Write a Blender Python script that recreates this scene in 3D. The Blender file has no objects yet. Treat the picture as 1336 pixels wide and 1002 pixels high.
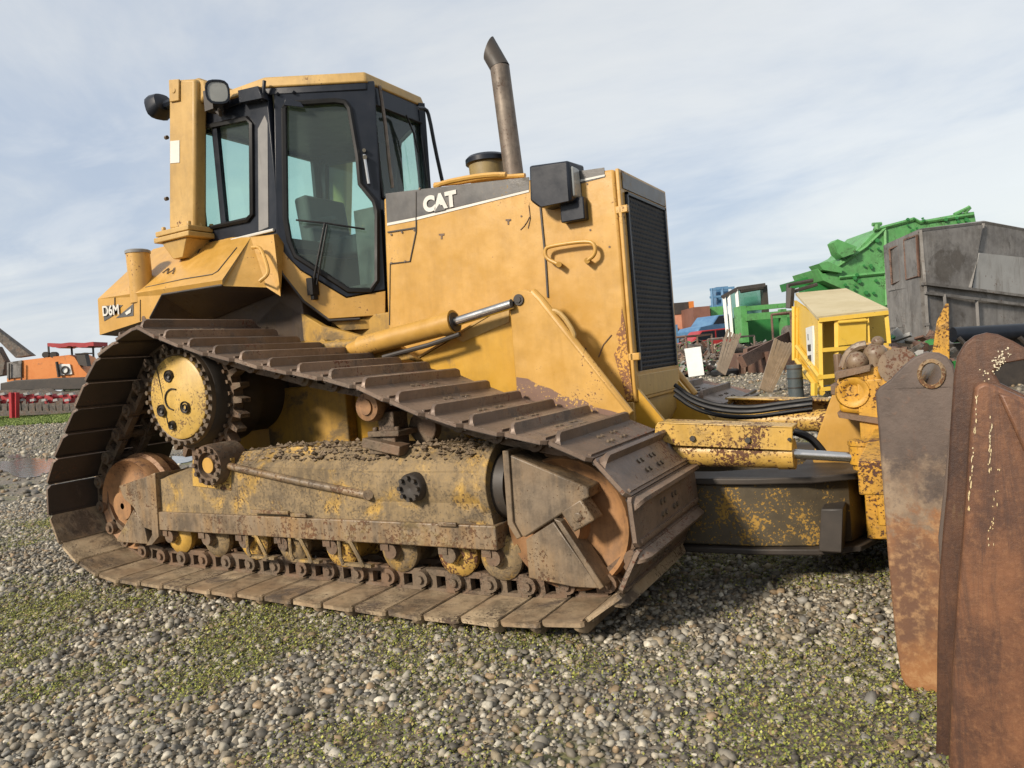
import bpy, bmesh, math, random
import numpy as np
from mathutils import Vector, Matrix
from mathutils.geometry import tessellate_polygon
random.seed(7); rng = np.random.default_rng(11)
PI = math.pi
scene = bpy.context.scene
C = scene.collection

# ------------------------------------------------------------------ camera
CAM = Vector((3.52954453, -4.16258107, 1.18168234)); FPX = 973.2021862
ROT = Matrix(((0.86935885, 0.4869227, -0.08438886), (-0.05735094, -0.07020185, -0.99588281), (-0.4908422, 0.87061931, -0.03310512)))
cd = bpy.data.cameras.new('camera'); cam = bpy.data.objects.new('camera', cd); C.objects.link(cam)
cd.sensor_width = 36; cd.lens = FPX * 36 / 1336; cd.clip_start = .05; cd.clip_end = 3000
r_, d_, f_ = ROT[0], ROT[1], ROT[2]
m = Matrix(((r_[0], -d_[0], -f_[0], CAM[0]), (r_[1], -d_[1], -f_[1], CAM[1]), (r_[2], -d_[2], -f_[2], CAM[2]), (0, 0, 0, 1)))
q = m.to_3x3().to_quaternion().normalized()
cam.matrix_world = Matrix.Translation(CAM) @ q.to_matrix().to_4x4()
scene.camera = cam

# measured points of the photograph, turned into real points on a known plane of the machine
def ray(px, py): return ROT.transposed() @ Vector(((px - 668) / FPX, (py - 501) / FPX, 1.0))
def on(px, py, p0, n):
    r = ray(px, py); n = Vector(n); p0 = Vector(p0)
    return CAM + r * ((p0 - CAM).dot(n) / r.dot(n))
def PY(px, py, y): return on(px, py, (0, y, 0), (0, 1, 0))
def PX(px, py, x): return on(px, py, (x, 0, 0), (1, 0, 0))
def PZ(px, py, z=0): return on(px, py, (0, 0, z), (0, 0, 1))
FH = Vector((f_[0], f_[1], 0)).normalized(); RH = Vector((FH.y, -FH.x, 0))
def PD(px, py, D): return on(px, py, CAM + FH * D, FH)     # point at horizontal distance D ahead
def L(ps, fn): return [fn(*p) for p in ps]

# ------------------------------------------------------------------ object helpers
def setp(o, label=None, cat=None, group=None, kind=None):
    if label: o['label'] = label
    if cat: o['category'] = cat
    if group: o['group'] = group
    if kind: o['kind'] = kind
    return o
def empty(name, loc=(0, 0, 0), rz=0, **k):
    o = bpy.data.objects.new(name, None); o.location = loc; o.rotation_euler = (0, 0, rz); o.empty_display_size = .3
    C.objects.link(o); return setp(o, **k)

class MB:
    def __init__(s): s.v = []; s.f = []; s.m = []; s.cm = 0
    def add(s, vs, fs):
        b = len(s.v); s.v += [tuple(v) for v in vs]; s.f += [tuple(i + b for i in f) for f in fs]; s.m += [s.cm] * len(fs); return s
    def box(s, c, sz, rot=None):
        c = Vector(c); x, y, z = [a / 2 for a in sz]; R = rot or Matrix.Identity(3)
        vs = [c + R @ Vector((i * x, j * y, k * z)) for i in (-1, 1) for j in (-1, 1) for k in (-1, 1)]
        return s.add(vs, [(0, 1, 3, 2), (4, 6, 7, 5), (0, 4, 5, 1), (2, 3, 7, 6), (0, 2, 6, 4), (1, 5, 7, 3)])
    def bb(s, x0, x1, y0, y1, z0, z1): return s.box(((x0 + x1) / 2, (y0 + y1) / 2, (z0 + z1) / 2), (abs(x1 - x0), abs(y1 - y0), abs(z1 - z0)))
    def plate(s, loops, off):
        off = Vector(off); loops = [[Vector(p) for p in l] for l in loops]
        flat = [p for l in loops for p in l]; n = len(flat)
        tris = tessellate_polygon(loops)
        fs = [tuple(t) for t in tris] + [tuple(i + n for i in reversed(t)) for t in tris]
        b = 0
        for l in loops:
            k = len(l)
            for i in range(k): fs.append((b + i, b + (i + 1) % k, b + (i + 1) % k + n, b + i + n))
            b += k
        return s.add(flat + [p + off for p in flat], fs)
    def ring(s, c, ax, r, n, ph=0):
        ax = Vector(ax).normalized(); u = ax.orthogonal().normalized(); w = ax.cross(u)
        return [Vector(c) + (u * math.cos(2 * PI * (i + ph) / n) + w * math.sin(2 * PI * (i + ph) / n)) * r for i in range(n)]
    def cyl(s, a, b, r0, r1=None, n=20, caps=True):
        a, b = Vector(a), Vector(b); r1 = r0 if r1 is None else r1
        A = s.ring(a, b - a, r0, n); B = s.ring(b, b - a, r1, n)
        fs = [(i, (i + 1) % n, n + (i + 1) % n, n + i) for i in range(n)]
        if caps: fs += [tuple(range(n))[::-1], tuple(range(n, 2 * n))]
        return s.add(A + B, fs)
    def lathe(s, c, ax, prof, n=32):
        ax = Vector(ax).normalized(); vs = []; fs = []
        for (t, r) in prof: vs += s.ring(Vector(c) + ax * t, ax, max(r, 1e-4), n)
        for k in range(len(prof) - 1):
            for i in range(n): fs.append((k * n + i, k * n + (i + 1) % n, (k + 1) * n + (i + 1) % n, (k + 1) * n + i))
        return s.add(vs, fs)
    def tube(s, pts, r, n=8, smooth=0):
        pts = [Vector(p) for p in pts]
        for _ in range(smooth):
            q = [pts[0]]
            for a, b in zip(pts, pts[1:]): q += [a * .75 + b * .25, a * .25 + b * .75]
            pts = q + [pts[-1]]
        vs = []; fs = []; u = None
        for i, p in enumerate(pts):
            t = (pts[min(i + 1, len(pts) - 1)] - pts[max(i - 1, 0)]).normalized()
            u = t.orthogonal().normalized() if u is None else (u - t * u.dot(t)).normalized()
            w = t.cross(u)
            vs += [p + (u * math.cos(2 * PI * k / n) + w * math.sin(2 * PI * k / n)) * r for k in range(n)]
        for i in range(len(pts) - 1):
            for k in range(n): fs.append((i * n + k, i * n + (k + 1) % n, (i + 1) * n + (k + 1) % n, (i + 1) * n + k))
        fs += [tuple(range(n))[::-1], tuple(range(len(vs) - n, len(vs)))]
        return s.add(vs, fs)
    def mirror(s):   # same shapes on the other side (y -> -y)
        s.v = [(x, -y, z) for x, y, z in s.v]; return s
    def mesh(s, name, mats, bevel=0, smooth=40):
        me = bpy.data.meshes.new(name); me.from_pydata(s.v, [], s.f)
        for mt in (mats if isinstance(mats, (list, tuple)) else [mats]): me.materials.append(mt)
        me.polygons.foreach_set('material_index', s.m)
        bm = bmesh.new(); bm.from_mesh(me); bmesh.ops.recalc_face_normals(bm, faces=bm.faces)
        bm.to_mesh(me); bm.free()
        me.polygons.foreach_set('use_smooth', [True] * len(me.polygons))
        me.set_sharp_from_angle(angle=math.radians(smooth)); me.update()
        return me
    def build(s, name, mats, parent=None, bevel=0, smooth=40, **k):
        o = bpy.data.objects.new(name, s.mesh(name, mats, bevel, smooth)); C.objects.link(o)
        if parent:
            o.parent = parent; o.matrix_parent_inverse = parent.matrix_basis.inverted()
        if bevel:
            b = o.modifiers.new('b', 'BEVEL'); b.width = bevel; b.segments = 2; b.limit_method = 'ANGLE'; b.angle_limit = math.radians(40)
            b.harden_normals = False
        return setp(o, **k)

# ------------------------------------------------------------------ materials
def lin(c): return tuple(((v / 255 + .055) / 1.055) ** 2.4 if v > 10 else v / 255 / 12.92 for v in c)
class NT:
    def __init__(s, name):
        s.mat = bpy.data.materials.new(name); s.mat.use_nodes = True; s.t = s.mat.node_tree; s.n = s.t.nodes; s.l = s.t.links
        s.b = s.n['Principled BSDF']; s.tc = s.n.new('ShaderNodeTexCoord').outputs['Object']
    def math(s, op, a, b=None, c=None, clamp=False):
        n = s.n.new('ShaderNodeMath'); n.operation = op; n.use_clamp = clamp
        for i, x in enumerate((a, b, c)):
            if x is None: continue
            if isinstance(x, (int, float)): n.inputs[i].default_value = x
            else: s.l.new(x, n.inputs[i])
        return n.outputs[0]
    def coord(s, sc=(1, 1, 1), off=(0, 0, 0), rand=False):
        n = s.n.new('ShaderNodeMapping'); n.inputs['Scale'].default_value = sc; n.inputs['Location'].default_value = off
        s.l.new(s.tc, n.inputs['Vector']); return n.outputs[0]
    def noise(s, scale, detail=4, rough=.55, vec=None, dist=0):
        n = s.n.new('ShaderNodeTexNoise'); n.inputs['Scale'].default_value = scale; n.inputs['Detail'].default_value = detail
        n.inputs['Roughness'].default_value = rough; n.inputs['Distortion'].default_value = dist
        s.l.new(vec or s.tc, n.inputs['Vector']); return n.outputs[0]
    def step(s, x, lo, hi):
        n = s.n.new('ShaderNodeMapRange'); n.inputs['From Min'].default_value = lo; n.inputs['From Max'].default_value = hi
        n.interpolation_type = 'SMOOTHSTEP'; s.l.new(x, n.inputs['Value']); return n.outputs[0]
    def mix(s, f, a, b):
        n = s.n.new('ShaderNodeMix'); n.data_type = 'RGBA'
        if isinstance(f, (int, float)): n.inputs[0].default_value = f
        else: s.l.new(f, n.inputs[0])
        for i, x in ((6, a), (7, b)):
            if isinstance(x, (tuple, list)): n.inputs[i].default_value = (*x[:3], 1)
            else: s.l.new(x, n.inputs[i])
        return n.outputs[2]
    def set(s, inp, x):
        i = s.b.inputs[inp]
        if isinstance(x, (int, float)): i.default_value = x
        elif isinstance(x, (tuple, list)): i.default_value = (*x[:3], 1)
        else: s.l.new(x, i)
    def bump(s, h, strength=.3, dist=.01):
        n = s.n.new('ShaderNodeBump'); n.inputs['Strength'].default_value = strength; n.inputs['Distance'].default_value = dist
        s.l.new(h, n.inputs['Height']); s.l.new(n.outputs[0], s.b.inputs['Normal'])

def worn(name, a, b, chip=.1, rust=(.10, .038, .018), mud=0., mudcol=(.15, .12, .085), streak=0., streakcol=None, rough=.45, metal=0., bump=.15, sc=1., rand=False, spec=.5, grime=.0, dent=0):
    s = NT(name)
    if rand:
        oi = s.n.new('ShaderNodeObjectInfo'); va = s.n.new('ShaderNodeVectorMath'); va.operation = 'MULTIPLY_ADD'
        cb = s.n.new('ShaderNodeCombineXYZ')
        for i in range(3): s.l.new(oi.outputs['Random'], cb.inputs[i])
        s.l.new(cb.outputs[0], va.inputs[0]); va.inputs[1].default_value = (37, 91, 53); s.l.new(s.tc, va.inputs[2]); s.tc = va.outputs[0]
    big = s.noise(1.7 * sc, 5, .6); med = s.noise(9 * sc, 6, .65); fine = s.noise(70 * sc, 5, .7)
    col = s.mix(s.step(s.math('ADD', s.math('MULTIPLY', big, .6), s.math('MULTIPLY', med, .4)), .35, .65), a, b)
    if rand: col = s.mix(s.math('MULTIPLY', oi.outputs['Random'], .5), col, tuple(v * .45 for v in a))
    h = s.math('MULTIPLY', fine, .25); rg = rough
    rn = s.math('MULTIPLY_ADD', med, .35, rough - .17)
    if streak:
        sn = s.noise(1, 6, .7, s.coord((13 * sc, 13 * sc, 1.6 * sc)), dist=.5); sf = s.math('MULTIPLY', s.step(sn, .62 - .25 * streak, .8 - .15 * streak), s.step(big, .3, .65))
        col = s.mix(s.math('MULTIPLY', sf, .75), col, streakcol or rust)
    if chip:
        cf = s.step(s.math('ADD', s.math('MULTIPLY', fine, .5), s.math('ADD', s.math('MULTIPLY', med, .3), s.math('MULTIPLY', big, .35))), .745 - .16 * chip, .765 - .16 * chip)
        col = s.mix(cf, col, rust); h = s.math('SUBTRACT', h, s.math('MULTIPLY', cf, .5)); rn = s.math('MAXIMUM', rn, s.math('MULTIPLY', cf, .8))
    if mud:
        mn = s.noise(3.2 * sc, 9, .72, dist=.4); mf = s.step(mn, .68 - .36 * mud, .80 - .36 * mud)
        mf2 = s.math('MULTIPLY', mf, s.math('MULTIPLY_ADD', fine, .5, .62), clamp=True)
        mc = s.mix(s.noise(14 * sc, 4), mudcol, tuple(v * .55 for v in mudcol))
        col = s.mix(mf2, col, mc); rn = s.math('MAXIMUM', rn, s.math('MULTIPLY', mf, .85)); h = s.math('ADD', h, s.math('MULTIPLY', mf2, .5))
    if grime:
        g1 = s.noise(1, 6, .7, s.coord((34 * sc, 34 * sc, 2.4 * sc), (3, 1, 7))); g2 = s.noise(5 * sc, 8, .75)
        gf = s.math('MULTIPLY', s.step(s.math('ADD', s.math('MULTIPLY', g1, .28), s.math('MULTIPLY', g2, .72)), .43, .62), grime)
        col = s.mix(gf, col, (.045, .036, .028))
    s.set('Base Color', col); s.set('Roughness', rn); s.set('Metallic', metal); s.set('Specular IOR Level', spec)
    if dent: h = s.math('ADD', h, s.math('MULTIPLY', s.noise(4.5, 2, .5), 3.0))
    s.bump(h, bump * 2, .006 / sc)
    return s.mat

YA = (.44, .245, .048); YB = (.54, .315, .082)
M = {}
M['yellow'] = worn('yellow_paint', YA, YB, chip=.46, streak=.42, streakcol=(.42, .22, .03), mud=.16, mudcol=(.32, .20, .07), rough=.36, grime=.12, dent=1)
M['yellow_deep'] = worn('deep_yellow_paint', (.46, .25, .022), (.53, .30, .035), chip=.25, mud=.25, mudcol=(.25, .15, .05), rough=.42, grime=.15)
M['yellow_pale'] = worn('faded_yellow_paint', (.42, .26, .075), (.51, .33, .11), chip=.42, grime=.2, streak=.3, streakcol=(.26, .15, .05), mud=.15, mudcol=(.3, .22, .12), rough=.5)
M['yellow_chipped'] = worn('chipped_yellow_paint', (.50, .30, .055), (.58, .37, .10), chip=.85, streak=.3, mud=.3, mudcol=(.20, .13, .06), rough=.42, bump=.3, grime=.25)
M['yellow_rusty'] = worn('rusted_yellow_paint', (.56, .30, .03), (.48, .24, .03), chip=1.0, grime=.35, rust=(.085, .032, .018), streak=.6, mud=.35, mudcol=(.10, .06, .04), rough=.5, bump=.4)
M['yellow_muddy'] = worn('muddy_yellow_steel', (.60, .37, .08), (.46, .28, .07), chip=.8, rust=(.11, .065, .035), mud=.84, mudcol=(.27, .205, .125), streak=.9, streakcol=(.085, .065, .045), rough=.5, bump=.45, grime=.62)
M['hull'] = worn('dusty_yellow_hull', (.42, .24, .035), (.34, .20, .04), chip=.4, grime=.4, rust=(.12, .07, .03), mud=.55, mudcol=(.17, .12, .06), rough=.6)
M['grey_steel'] = worn('bare_dirty_steel', (.17, .13, .092), (.28, .215, .14), chip=.8, rust=(.13, .06, .025), mud=.35, mudcol=(.38, .27, .11), streak=1.1, streakcol=(.27, .15, .05), rough=.42, bump=.4, grime=.65)
M['shoe'] = worn('track_shoe_steel', (.17, .118, .088), (.26, .19, .14), chip=.6, grime=.35, rust=(.17, .075, .045), mud=.45, mudcol=(.20, .155, .12), rough=.48, metal=.25, bump=.35, rand=True)
M['shoe_mud'] = worn('muddy_shoe_plate', (.30, .205, .125), (.54, .43, .28), chip=.6, rust=(.13, .08, .05), mud=.45, mudcol=(.12, .085, .06), grime=.6, rough=.4, bump=.4, rand=True)
M['chain'] = worn('chain_rust', (.18, .11, .065), (.12, .078, .05), chip=.7, rust=(.06, .042, .03), mud=.6, mudcol=(.20, .15, .10), grime=.4, rough=.6, bump=.4)
M['idler'] = worn('idler_rust', (.38, .20, .085), (.25, .13, .06), chip=.6, grime=.5, rust=(.13, .06, .03), mud=.3, mudcol=(.3, .2, .11), rough=.6)
M['dark'] = worn('dark_greasy_steel', (.028, .024, .021), (.05, .04, .032), chip=.4, rust=(.07, .045, .03), mud=.3, mudcol=(.07, .055, .04), rough=.55)
M['black'] = worn('black_paint', (.006, .009, .015), (.011, .014, .022), chip=.12, rust=(.05, .045, .04), mud=.12, mudcol=(.03, .03, .03), rough=.34, bump=.06, spec=.35)
M['rubber'] = worn('black_rubber', (.007, .007, .008), (.012, .012, .012), chip=0, mud=.12, mudcol=(.03, .028, .025), rough=.5, bump=.1, spec=.3)
M['greyp'] = worn('grey_cab_paint', (.17, .165, .16), (.22, .215, .205), chip=.2, streak=.3, streakcol=(.09, .07, .055), rough=.4)
M['band'] = worn('charcoal_decal', (.06, .06, .06), (.12, .115, .11), chip=.45, rust=(.3, .2, .08), mud=.3, mudcol=(.16, .145, .12), rough=.4, grime=.3)
M['white'] = worn('white_decal', (.62, .61, .56), (.5, .49, .45), chip=.2, rust=(.3, .25, .2), rough=.5)
M['chrome'] = worn('chrome_rod', (.55, .54, .52), (.5, .48, .46), chip=0, rough=.22, metal=1, bump=.02)
M['exhaust'] = worn('exhaust_steel', (.23, .19, .15), (.14, .11, .09), chip=.7, grime=.6, rust=(.13, .08, .055), streak=.5, streakcol=(.09, .07, .055), rough=.55, metal=.3)
M['blade'] = worn('worn_blade_steel', (.105, .085, .075), (.13, .09, .07), chip=.4, rust=(.16, .07, .035), mud=.1, streak=.3, streakcol=(.18, .08, .04), rough=.42, metal=.15, bump=.15, sc=.7)
M['wire'] = worn('perforated_grey', (.022, .027, .036), (.032, .037, .046), chip=.1, rust=(.07, .06, .05), rough=.45)
M['seat'] = worn('seat_cloth', (.06, .065, .07), (.09, .095, .10), chip=0, rough=.9)
M['bolt'] = worn('bolt_steel', (.12, .09, .065), (.17, .13, .09), chip=.3, rough=.5, metal=.3)
M['shoe_inner'] = worn('shaded_shoe_inside', (.035, .027, .022), (.07, .05, .038), chip=.5, rust=(.11, .06, .035), mud=.2, mudcol=(.09, .065, .045), rough=.6, bump=.3, rand=True)  # shoe steel darkened: shade on the inside faces is put into the colour
M['dirt'] = worn('dry_dirt', (.16, .12, .08), (.24, .18, .12), chip=0, rough=.95, bump=.6, sc=3)

def blade_mat():     # rust orange low down, tan in between, grey brown above
    s = NT('blade_end_steel'); s.tc = s.n.new('ShaderNodeTexCoord').outputs['Object']
    sx = s.n.new('ShaderNodeSeparateXYZ'); s.l.new(s.tc, sx.inputs[0])
    n1 = s.noise(3, 8, .7); n2 = s.noise(30, 6, .7); n3 = s.noise(1, 4, .6, s.coord((14, 14, 1.2)))
    z = s.math('ADD', sx.outputs[2], s.math('MULTIPLY_ADD', s.noise(4.5, 9, .75), 1.1, -.55))
    g = s.mix(s.step(n1, .35, .65), (.06, .045, .038), (.115, .085, .07)); g = s.mix(s.step(n2, .55, .8), g, (.15, .085, .055))
    rr = s.mix(s.step(n1, .38, .62), (.29, .135, .055), (.13, .066, .04)); rr = s.mix(s.math('MULTIPLY', s.step(n2, .45, .7), .7), rr, (.42, .25, .12))
    tan = s.mix(s.step(n1, .4, .6), (.13, .09, .065), (.27, .20, .135))
    c = s.mix(s.step(z, .5, .62), rr, tan); c = s.mix(s.step(z, .62, .76), c, g)
    c = s.mix(s.math('MULTIPLY', s.step(n3, .6, .8), .5), c, (.12, .05, .03))
    s.set('Base Color', c); s.set('Roughness', s.math('MULTIPLY_ADD', n1, .3, .35)); s.set('Metallic', .1); s.bump(n2, .35, .004)
    return s.mat
M['blade_end'] = blade_mat()
def wing_mat(dk=1.0):
    s = NT('rusted_wing_steel' if dk == 1 else 'shaded_wing_steel')
    n1 = s.noise(3.5, 9, .75); n2 = s.noise(60, 7, .75); n3 = s.noise(1, 7, .8, s.coord((22, 22, 2.0)), dist=.6)
    n4 = s.noise(1, 4, .6, s.coord((16, 16, 2.2), (4, 2, 9)))
    c = s.mix(s.step(n1, .35, .65), (.085, .042, .028), (.19, .085, .042)); c = s.mix(s.math('MULTIPLY', s.step(n2, .45, .75), .7), c, (.26, .13, .065))
    c = s.mix(s.math('MULTIPLY', s.step(n3, .45, .65), .6), c, (.05, .03, .025))
    sx = s.n.new('ShaderNodeSeparateXYZ'); s.l.new(s.tc, sx.inputs[0])
    top = s.step(sx.outputs[2], .62, .95)
    c = s.mix(s.math('MULTIPLY', s.step(n4, .665, .68), top), c, (.55, .42, .2))
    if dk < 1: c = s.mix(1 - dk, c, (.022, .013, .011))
    s.set('Base Color', c); s.set('Roughness', s.math('MULTIPLY_ADD', n1, .3, .3)); s.set('Metallic', .1); s.bump(n2, .35, .004)
    return s.mat
M['wing'] = wing_mat(); M['wing_dark'] = wing_mat(.5)  # second copy of the rust is darkened, shade of the band painted in
def glass(name, col, k=.82):
    s = NT(name); out = s.n['Material Output']
    tr = s.n.new('ShaderNodeBsdfTransparent'); tr.inputs[0].default_value = (*col, 1)
    gl = s.n.new('ShaderNodeBsdfGlossy'); gl.inputs['Roughness'].default_value = .04; gl.inputs[0].default_value = (.9, .95, .95, 1)
    df = s.n.new('ShaderNodeBsdfDiffuse'); df.inputs[0].default_value = (.35, .40, .38, 1)
    fr = s.n.new('ShaderNodeFresnel'); fr.inputs[0].default_value = 1.5
    m1 = s.n.new('ShaderNodeMixShader'); m1.inputs[0].default_value = 1 - k; s.l.new(tr.outputs[0], m1.inputs[1]); s.l.new(df.outputs[0], m1.inputs[2])
    ge = s.n.new('ShaderNodeNewGeometry'); m2 = s.n.new('ShaderNodeMixShader'); s.l.new(s.math('MULTIPLY', fr.outputs[0], s.math('SUBTRACT', 1.0, ge.outputs['Backfacing'])), m2.inputs[0]); s.l.new(m1.outputs[0], m2.inputs[1]); s.l.new(gl.outputs[0], m2.inputs[2])
    s.l.new(m2.outputs[0], out.inputs['Surface']); return s.mat
M['glass'] = glass('tinted_cab_glass', (.87, .97, .93), .97)
M['glass2'] = glass('door_glass', (.84, .96, .92), .95)
M['lens'] = worn('lamp_lens', (.24, .25, .24), (.36, .37, .35), chip=0, rough=.12, bump=.02)

# ================================================================== BULLDOZER
dz = empty('bulldozer', (0, 0, 0), label='large weathered yellow crawler bulldozer with wide steel tracks and black cab', cat='bulldozer')

def text(name, s_, size, org, xd, up, mat, parent, ext=.002, bold=.0, shear=0):
    cu = bpy.data.curves.new(name, 'FONT'); cu.body = s_; cu.size = size; cu.extrude = ext; cu.offset = bold; cu.shear = shear; cu.align_x = 'CENTER'; cu.align_y = 'CENTER'
    t = bpy.data.objects.new('tmp', cu); C.objects.link(t)
    me = bpy.data.meshes.new_from_object(t.evaluated_get(bpy.context.evaluated_depsgraph_get())); bpy.data.objects.remove(t)
    xd = Vector(xd).normalized(); up = (Vector(up) - xd * Vector(up).dot(xd)).normalized(); nn = xd.cross(up)
    me.transform(Matrix(((xd.x, up.x, nn.x, org[0]), (xd.y, up.y, nn.y, org[1]), (xd.z, up.z, nn.z, org[2]), (0, 0, 0, 1))))
    me.materials.clear(); me.materials.append(mat); me.name = name
    o = bpy.data.objects.new(name, me); C.objects.link(o); o.parent = parent; return o

# ---------------- tracks
TP = [(-.373, 1.537), (-.201, 1.463), (.006, 1.393), (.196, 1.337), (.402, 1.29), (.581, 1.242), (1.159, 1.124), (1.334, 1.051), (1.521, .978), (1.707, .921), (1.878, .88),
      (2.079, .847), (2.257, .81), (2.405, .733), (2.47, .686), (2.514, .528), (2.515, .44), (2.45, .26), (2.255, .105), (1.869, .07), (1.453, .058), (.673, .06), (.121, .06),
      (-.879, .062), (-1.068, .106), (-1.317, .212), (-1.44, .394), (-1.425, .627), (-1.306, .803), (-1.047, 1.089), (-.907, 1.25), (-.731, 1.421)]
TP = [Vector((x, 0, z)) for x, z in TP]
def resample(P, n):
    Q = P + [P[0]]; d = [0]
    for a, b in zip(Q, Q[1:]): d.append(d[-1] + (b - a).length)
    out = []
    for k in range(n):
        t = d[-1] * k / n
        i = max(j for j in range(len(d)) if d[j] <= t + 1e-9); i = min(i, len(Q) - 2)
        out.append(Q[i].lerp(Q[i + 1], (t - d[i]) / (d[i + 1] - d[i])))
    return out
NS = 45
RS = resample(TP, NS)
def shoe_mesh(mats, far):
    b = MB(); W = .43; p = .1955
    ch = .022
    top = [(0, -W + .012), (.012, -W), (p - ch, -W), (p, -W + ch), (p, W - ch), (p - ch, W), (.012, W), (0, W - .012)]
    loop = [Vector((x, y, -.004 + (.006 if x < .03 else 0))) for x, y in top]
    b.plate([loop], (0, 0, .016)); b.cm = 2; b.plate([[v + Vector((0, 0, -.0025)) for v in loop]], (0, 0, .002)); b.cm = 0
    # grouser with down-turned ends
    g = []
    for y in (-.418, -.402, -.38, .38, .402, .418): g.append((y, .030 if abs(y) > .41 else (.05 if abs(y) > .39 else .058)))
    loop = [Vector((.012, y, .008)) for y in (-.425, .425)]; 
    prof = [Vector((.018 + (.02 if y < -.41 else .006 if y < -.39 else 0), y, z)) for y, z in g]
    n = len(prof)
    vs = [Vector((v.x - .014, v.y, .008)) for v in prof] + [Vector((v.x - .007, v.y, v.z)) for v in prof] + [Vector((v.x + .009, v.y, v.z)) for v in prof] + [Vector((v.x + .022, v.y, .008)) for v in prof]
    fs = []
    for i in range(n - 1):
        for k in range(3): fs.append((k * n + i, k * n + i + 1, (k + 1) * n + i + 1, (k + 1) * n + i))
        fs.append((3 * n + i, 3 * n + i + 1, i + 1, i))
    fs += [(0, n, 2 * n, 3 * n), (n - 1, 4 * n - 1, 3 * n - 1, 2 * n - 1)]
    b.add(vs, fs)
    b.cm = 1
    for y in (-.10, -.055, .055, .10):
        for x in (.085, .135): b.cyl((x, y, .01), (x, y, .022), .0115, n=6)
    # rear rib and raised lip that laps over the next shoe
    b.cm = 0
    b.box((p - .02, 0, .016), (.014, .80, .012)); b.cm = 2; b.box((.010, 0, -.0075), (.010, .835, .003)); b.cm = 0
    return b.mesh('track_shoe', mats)
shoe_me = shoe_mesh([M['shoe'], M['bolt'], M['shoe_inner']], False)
for side in (-1, 1):
    ch = MB(); yc = 1.08 * side
    fr = []
    for i in range(NS):
        a, b2 = RS[i], RS[(i + 1) % NS]; t = (b2 - a).normalized(); nrm = Vector((t.z, 0, -t.x))
        # track runs forward over the top, so its outside is to the left of travel
        nrm = Vector((-t.z, 0, t.x)); fr.append((a, t, nrm))
    for (a, t, nrm) in fr:
        R = Matrix((t, Vector((0, 1, 0)), nrm)).transposed()
        o_ = Vector((a.x, yc, a.z))
        def w(x, y, z): return o_ + R @ Vector((x, y, z))
        for sy in (-1, 1):
            y0, y1 = sy * .062, sy * .105
            ch.box(w(.10, (y0 + y1) / 2, -.098), (.17, .043, .03), R)
            ch.box(w(.055, (y0 + y1) / 2, -.055), (.035, .04, .085), R); ch.box(w(.145, (y0 + y1) / 2, -.055), (.035, .04, .085), R)
            ch.box(w(.10, (y0 + y1) / 2, -.013), (.16, .043, .018), R)
            ch.cyl(w(0, sy * .055, -.068), w(0, sy * .135, -.068), .042, n=12)
            ch.cyl(w(0, sy * .135, -.068), w(0, sy * .15, -.068), .02, n=8)
        ch.cyl(w(0, -.06, -.068), w(0, .06, -.068), .03, n=10)
    track = ch.build('track', M['chain'], dz)
    for i, (a, t, nrm) in enumerate(fr):
        o = bpy.data.objects.new('track_shoe', shoe_me); C.objects.link(o); o.parent = track
        R = Matrix((t, Vector((0, 1, 0)), nrm)).transposed(); mw = R.to_4x4()
        jt = Matrix.Rotation(random.uniform(-.012, .012), 4, 'Y')
        mw.translation = Vector((a.x, yc, a.z)); o.matrix_basis = mw @ jt
        if a.z < .3 and t.x < 0:
            for k_ in (0, 2): o.material_slots[k_].link = 'OBJECT'; o.material_slots[k_].material = M['shoe_mud']

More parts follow.
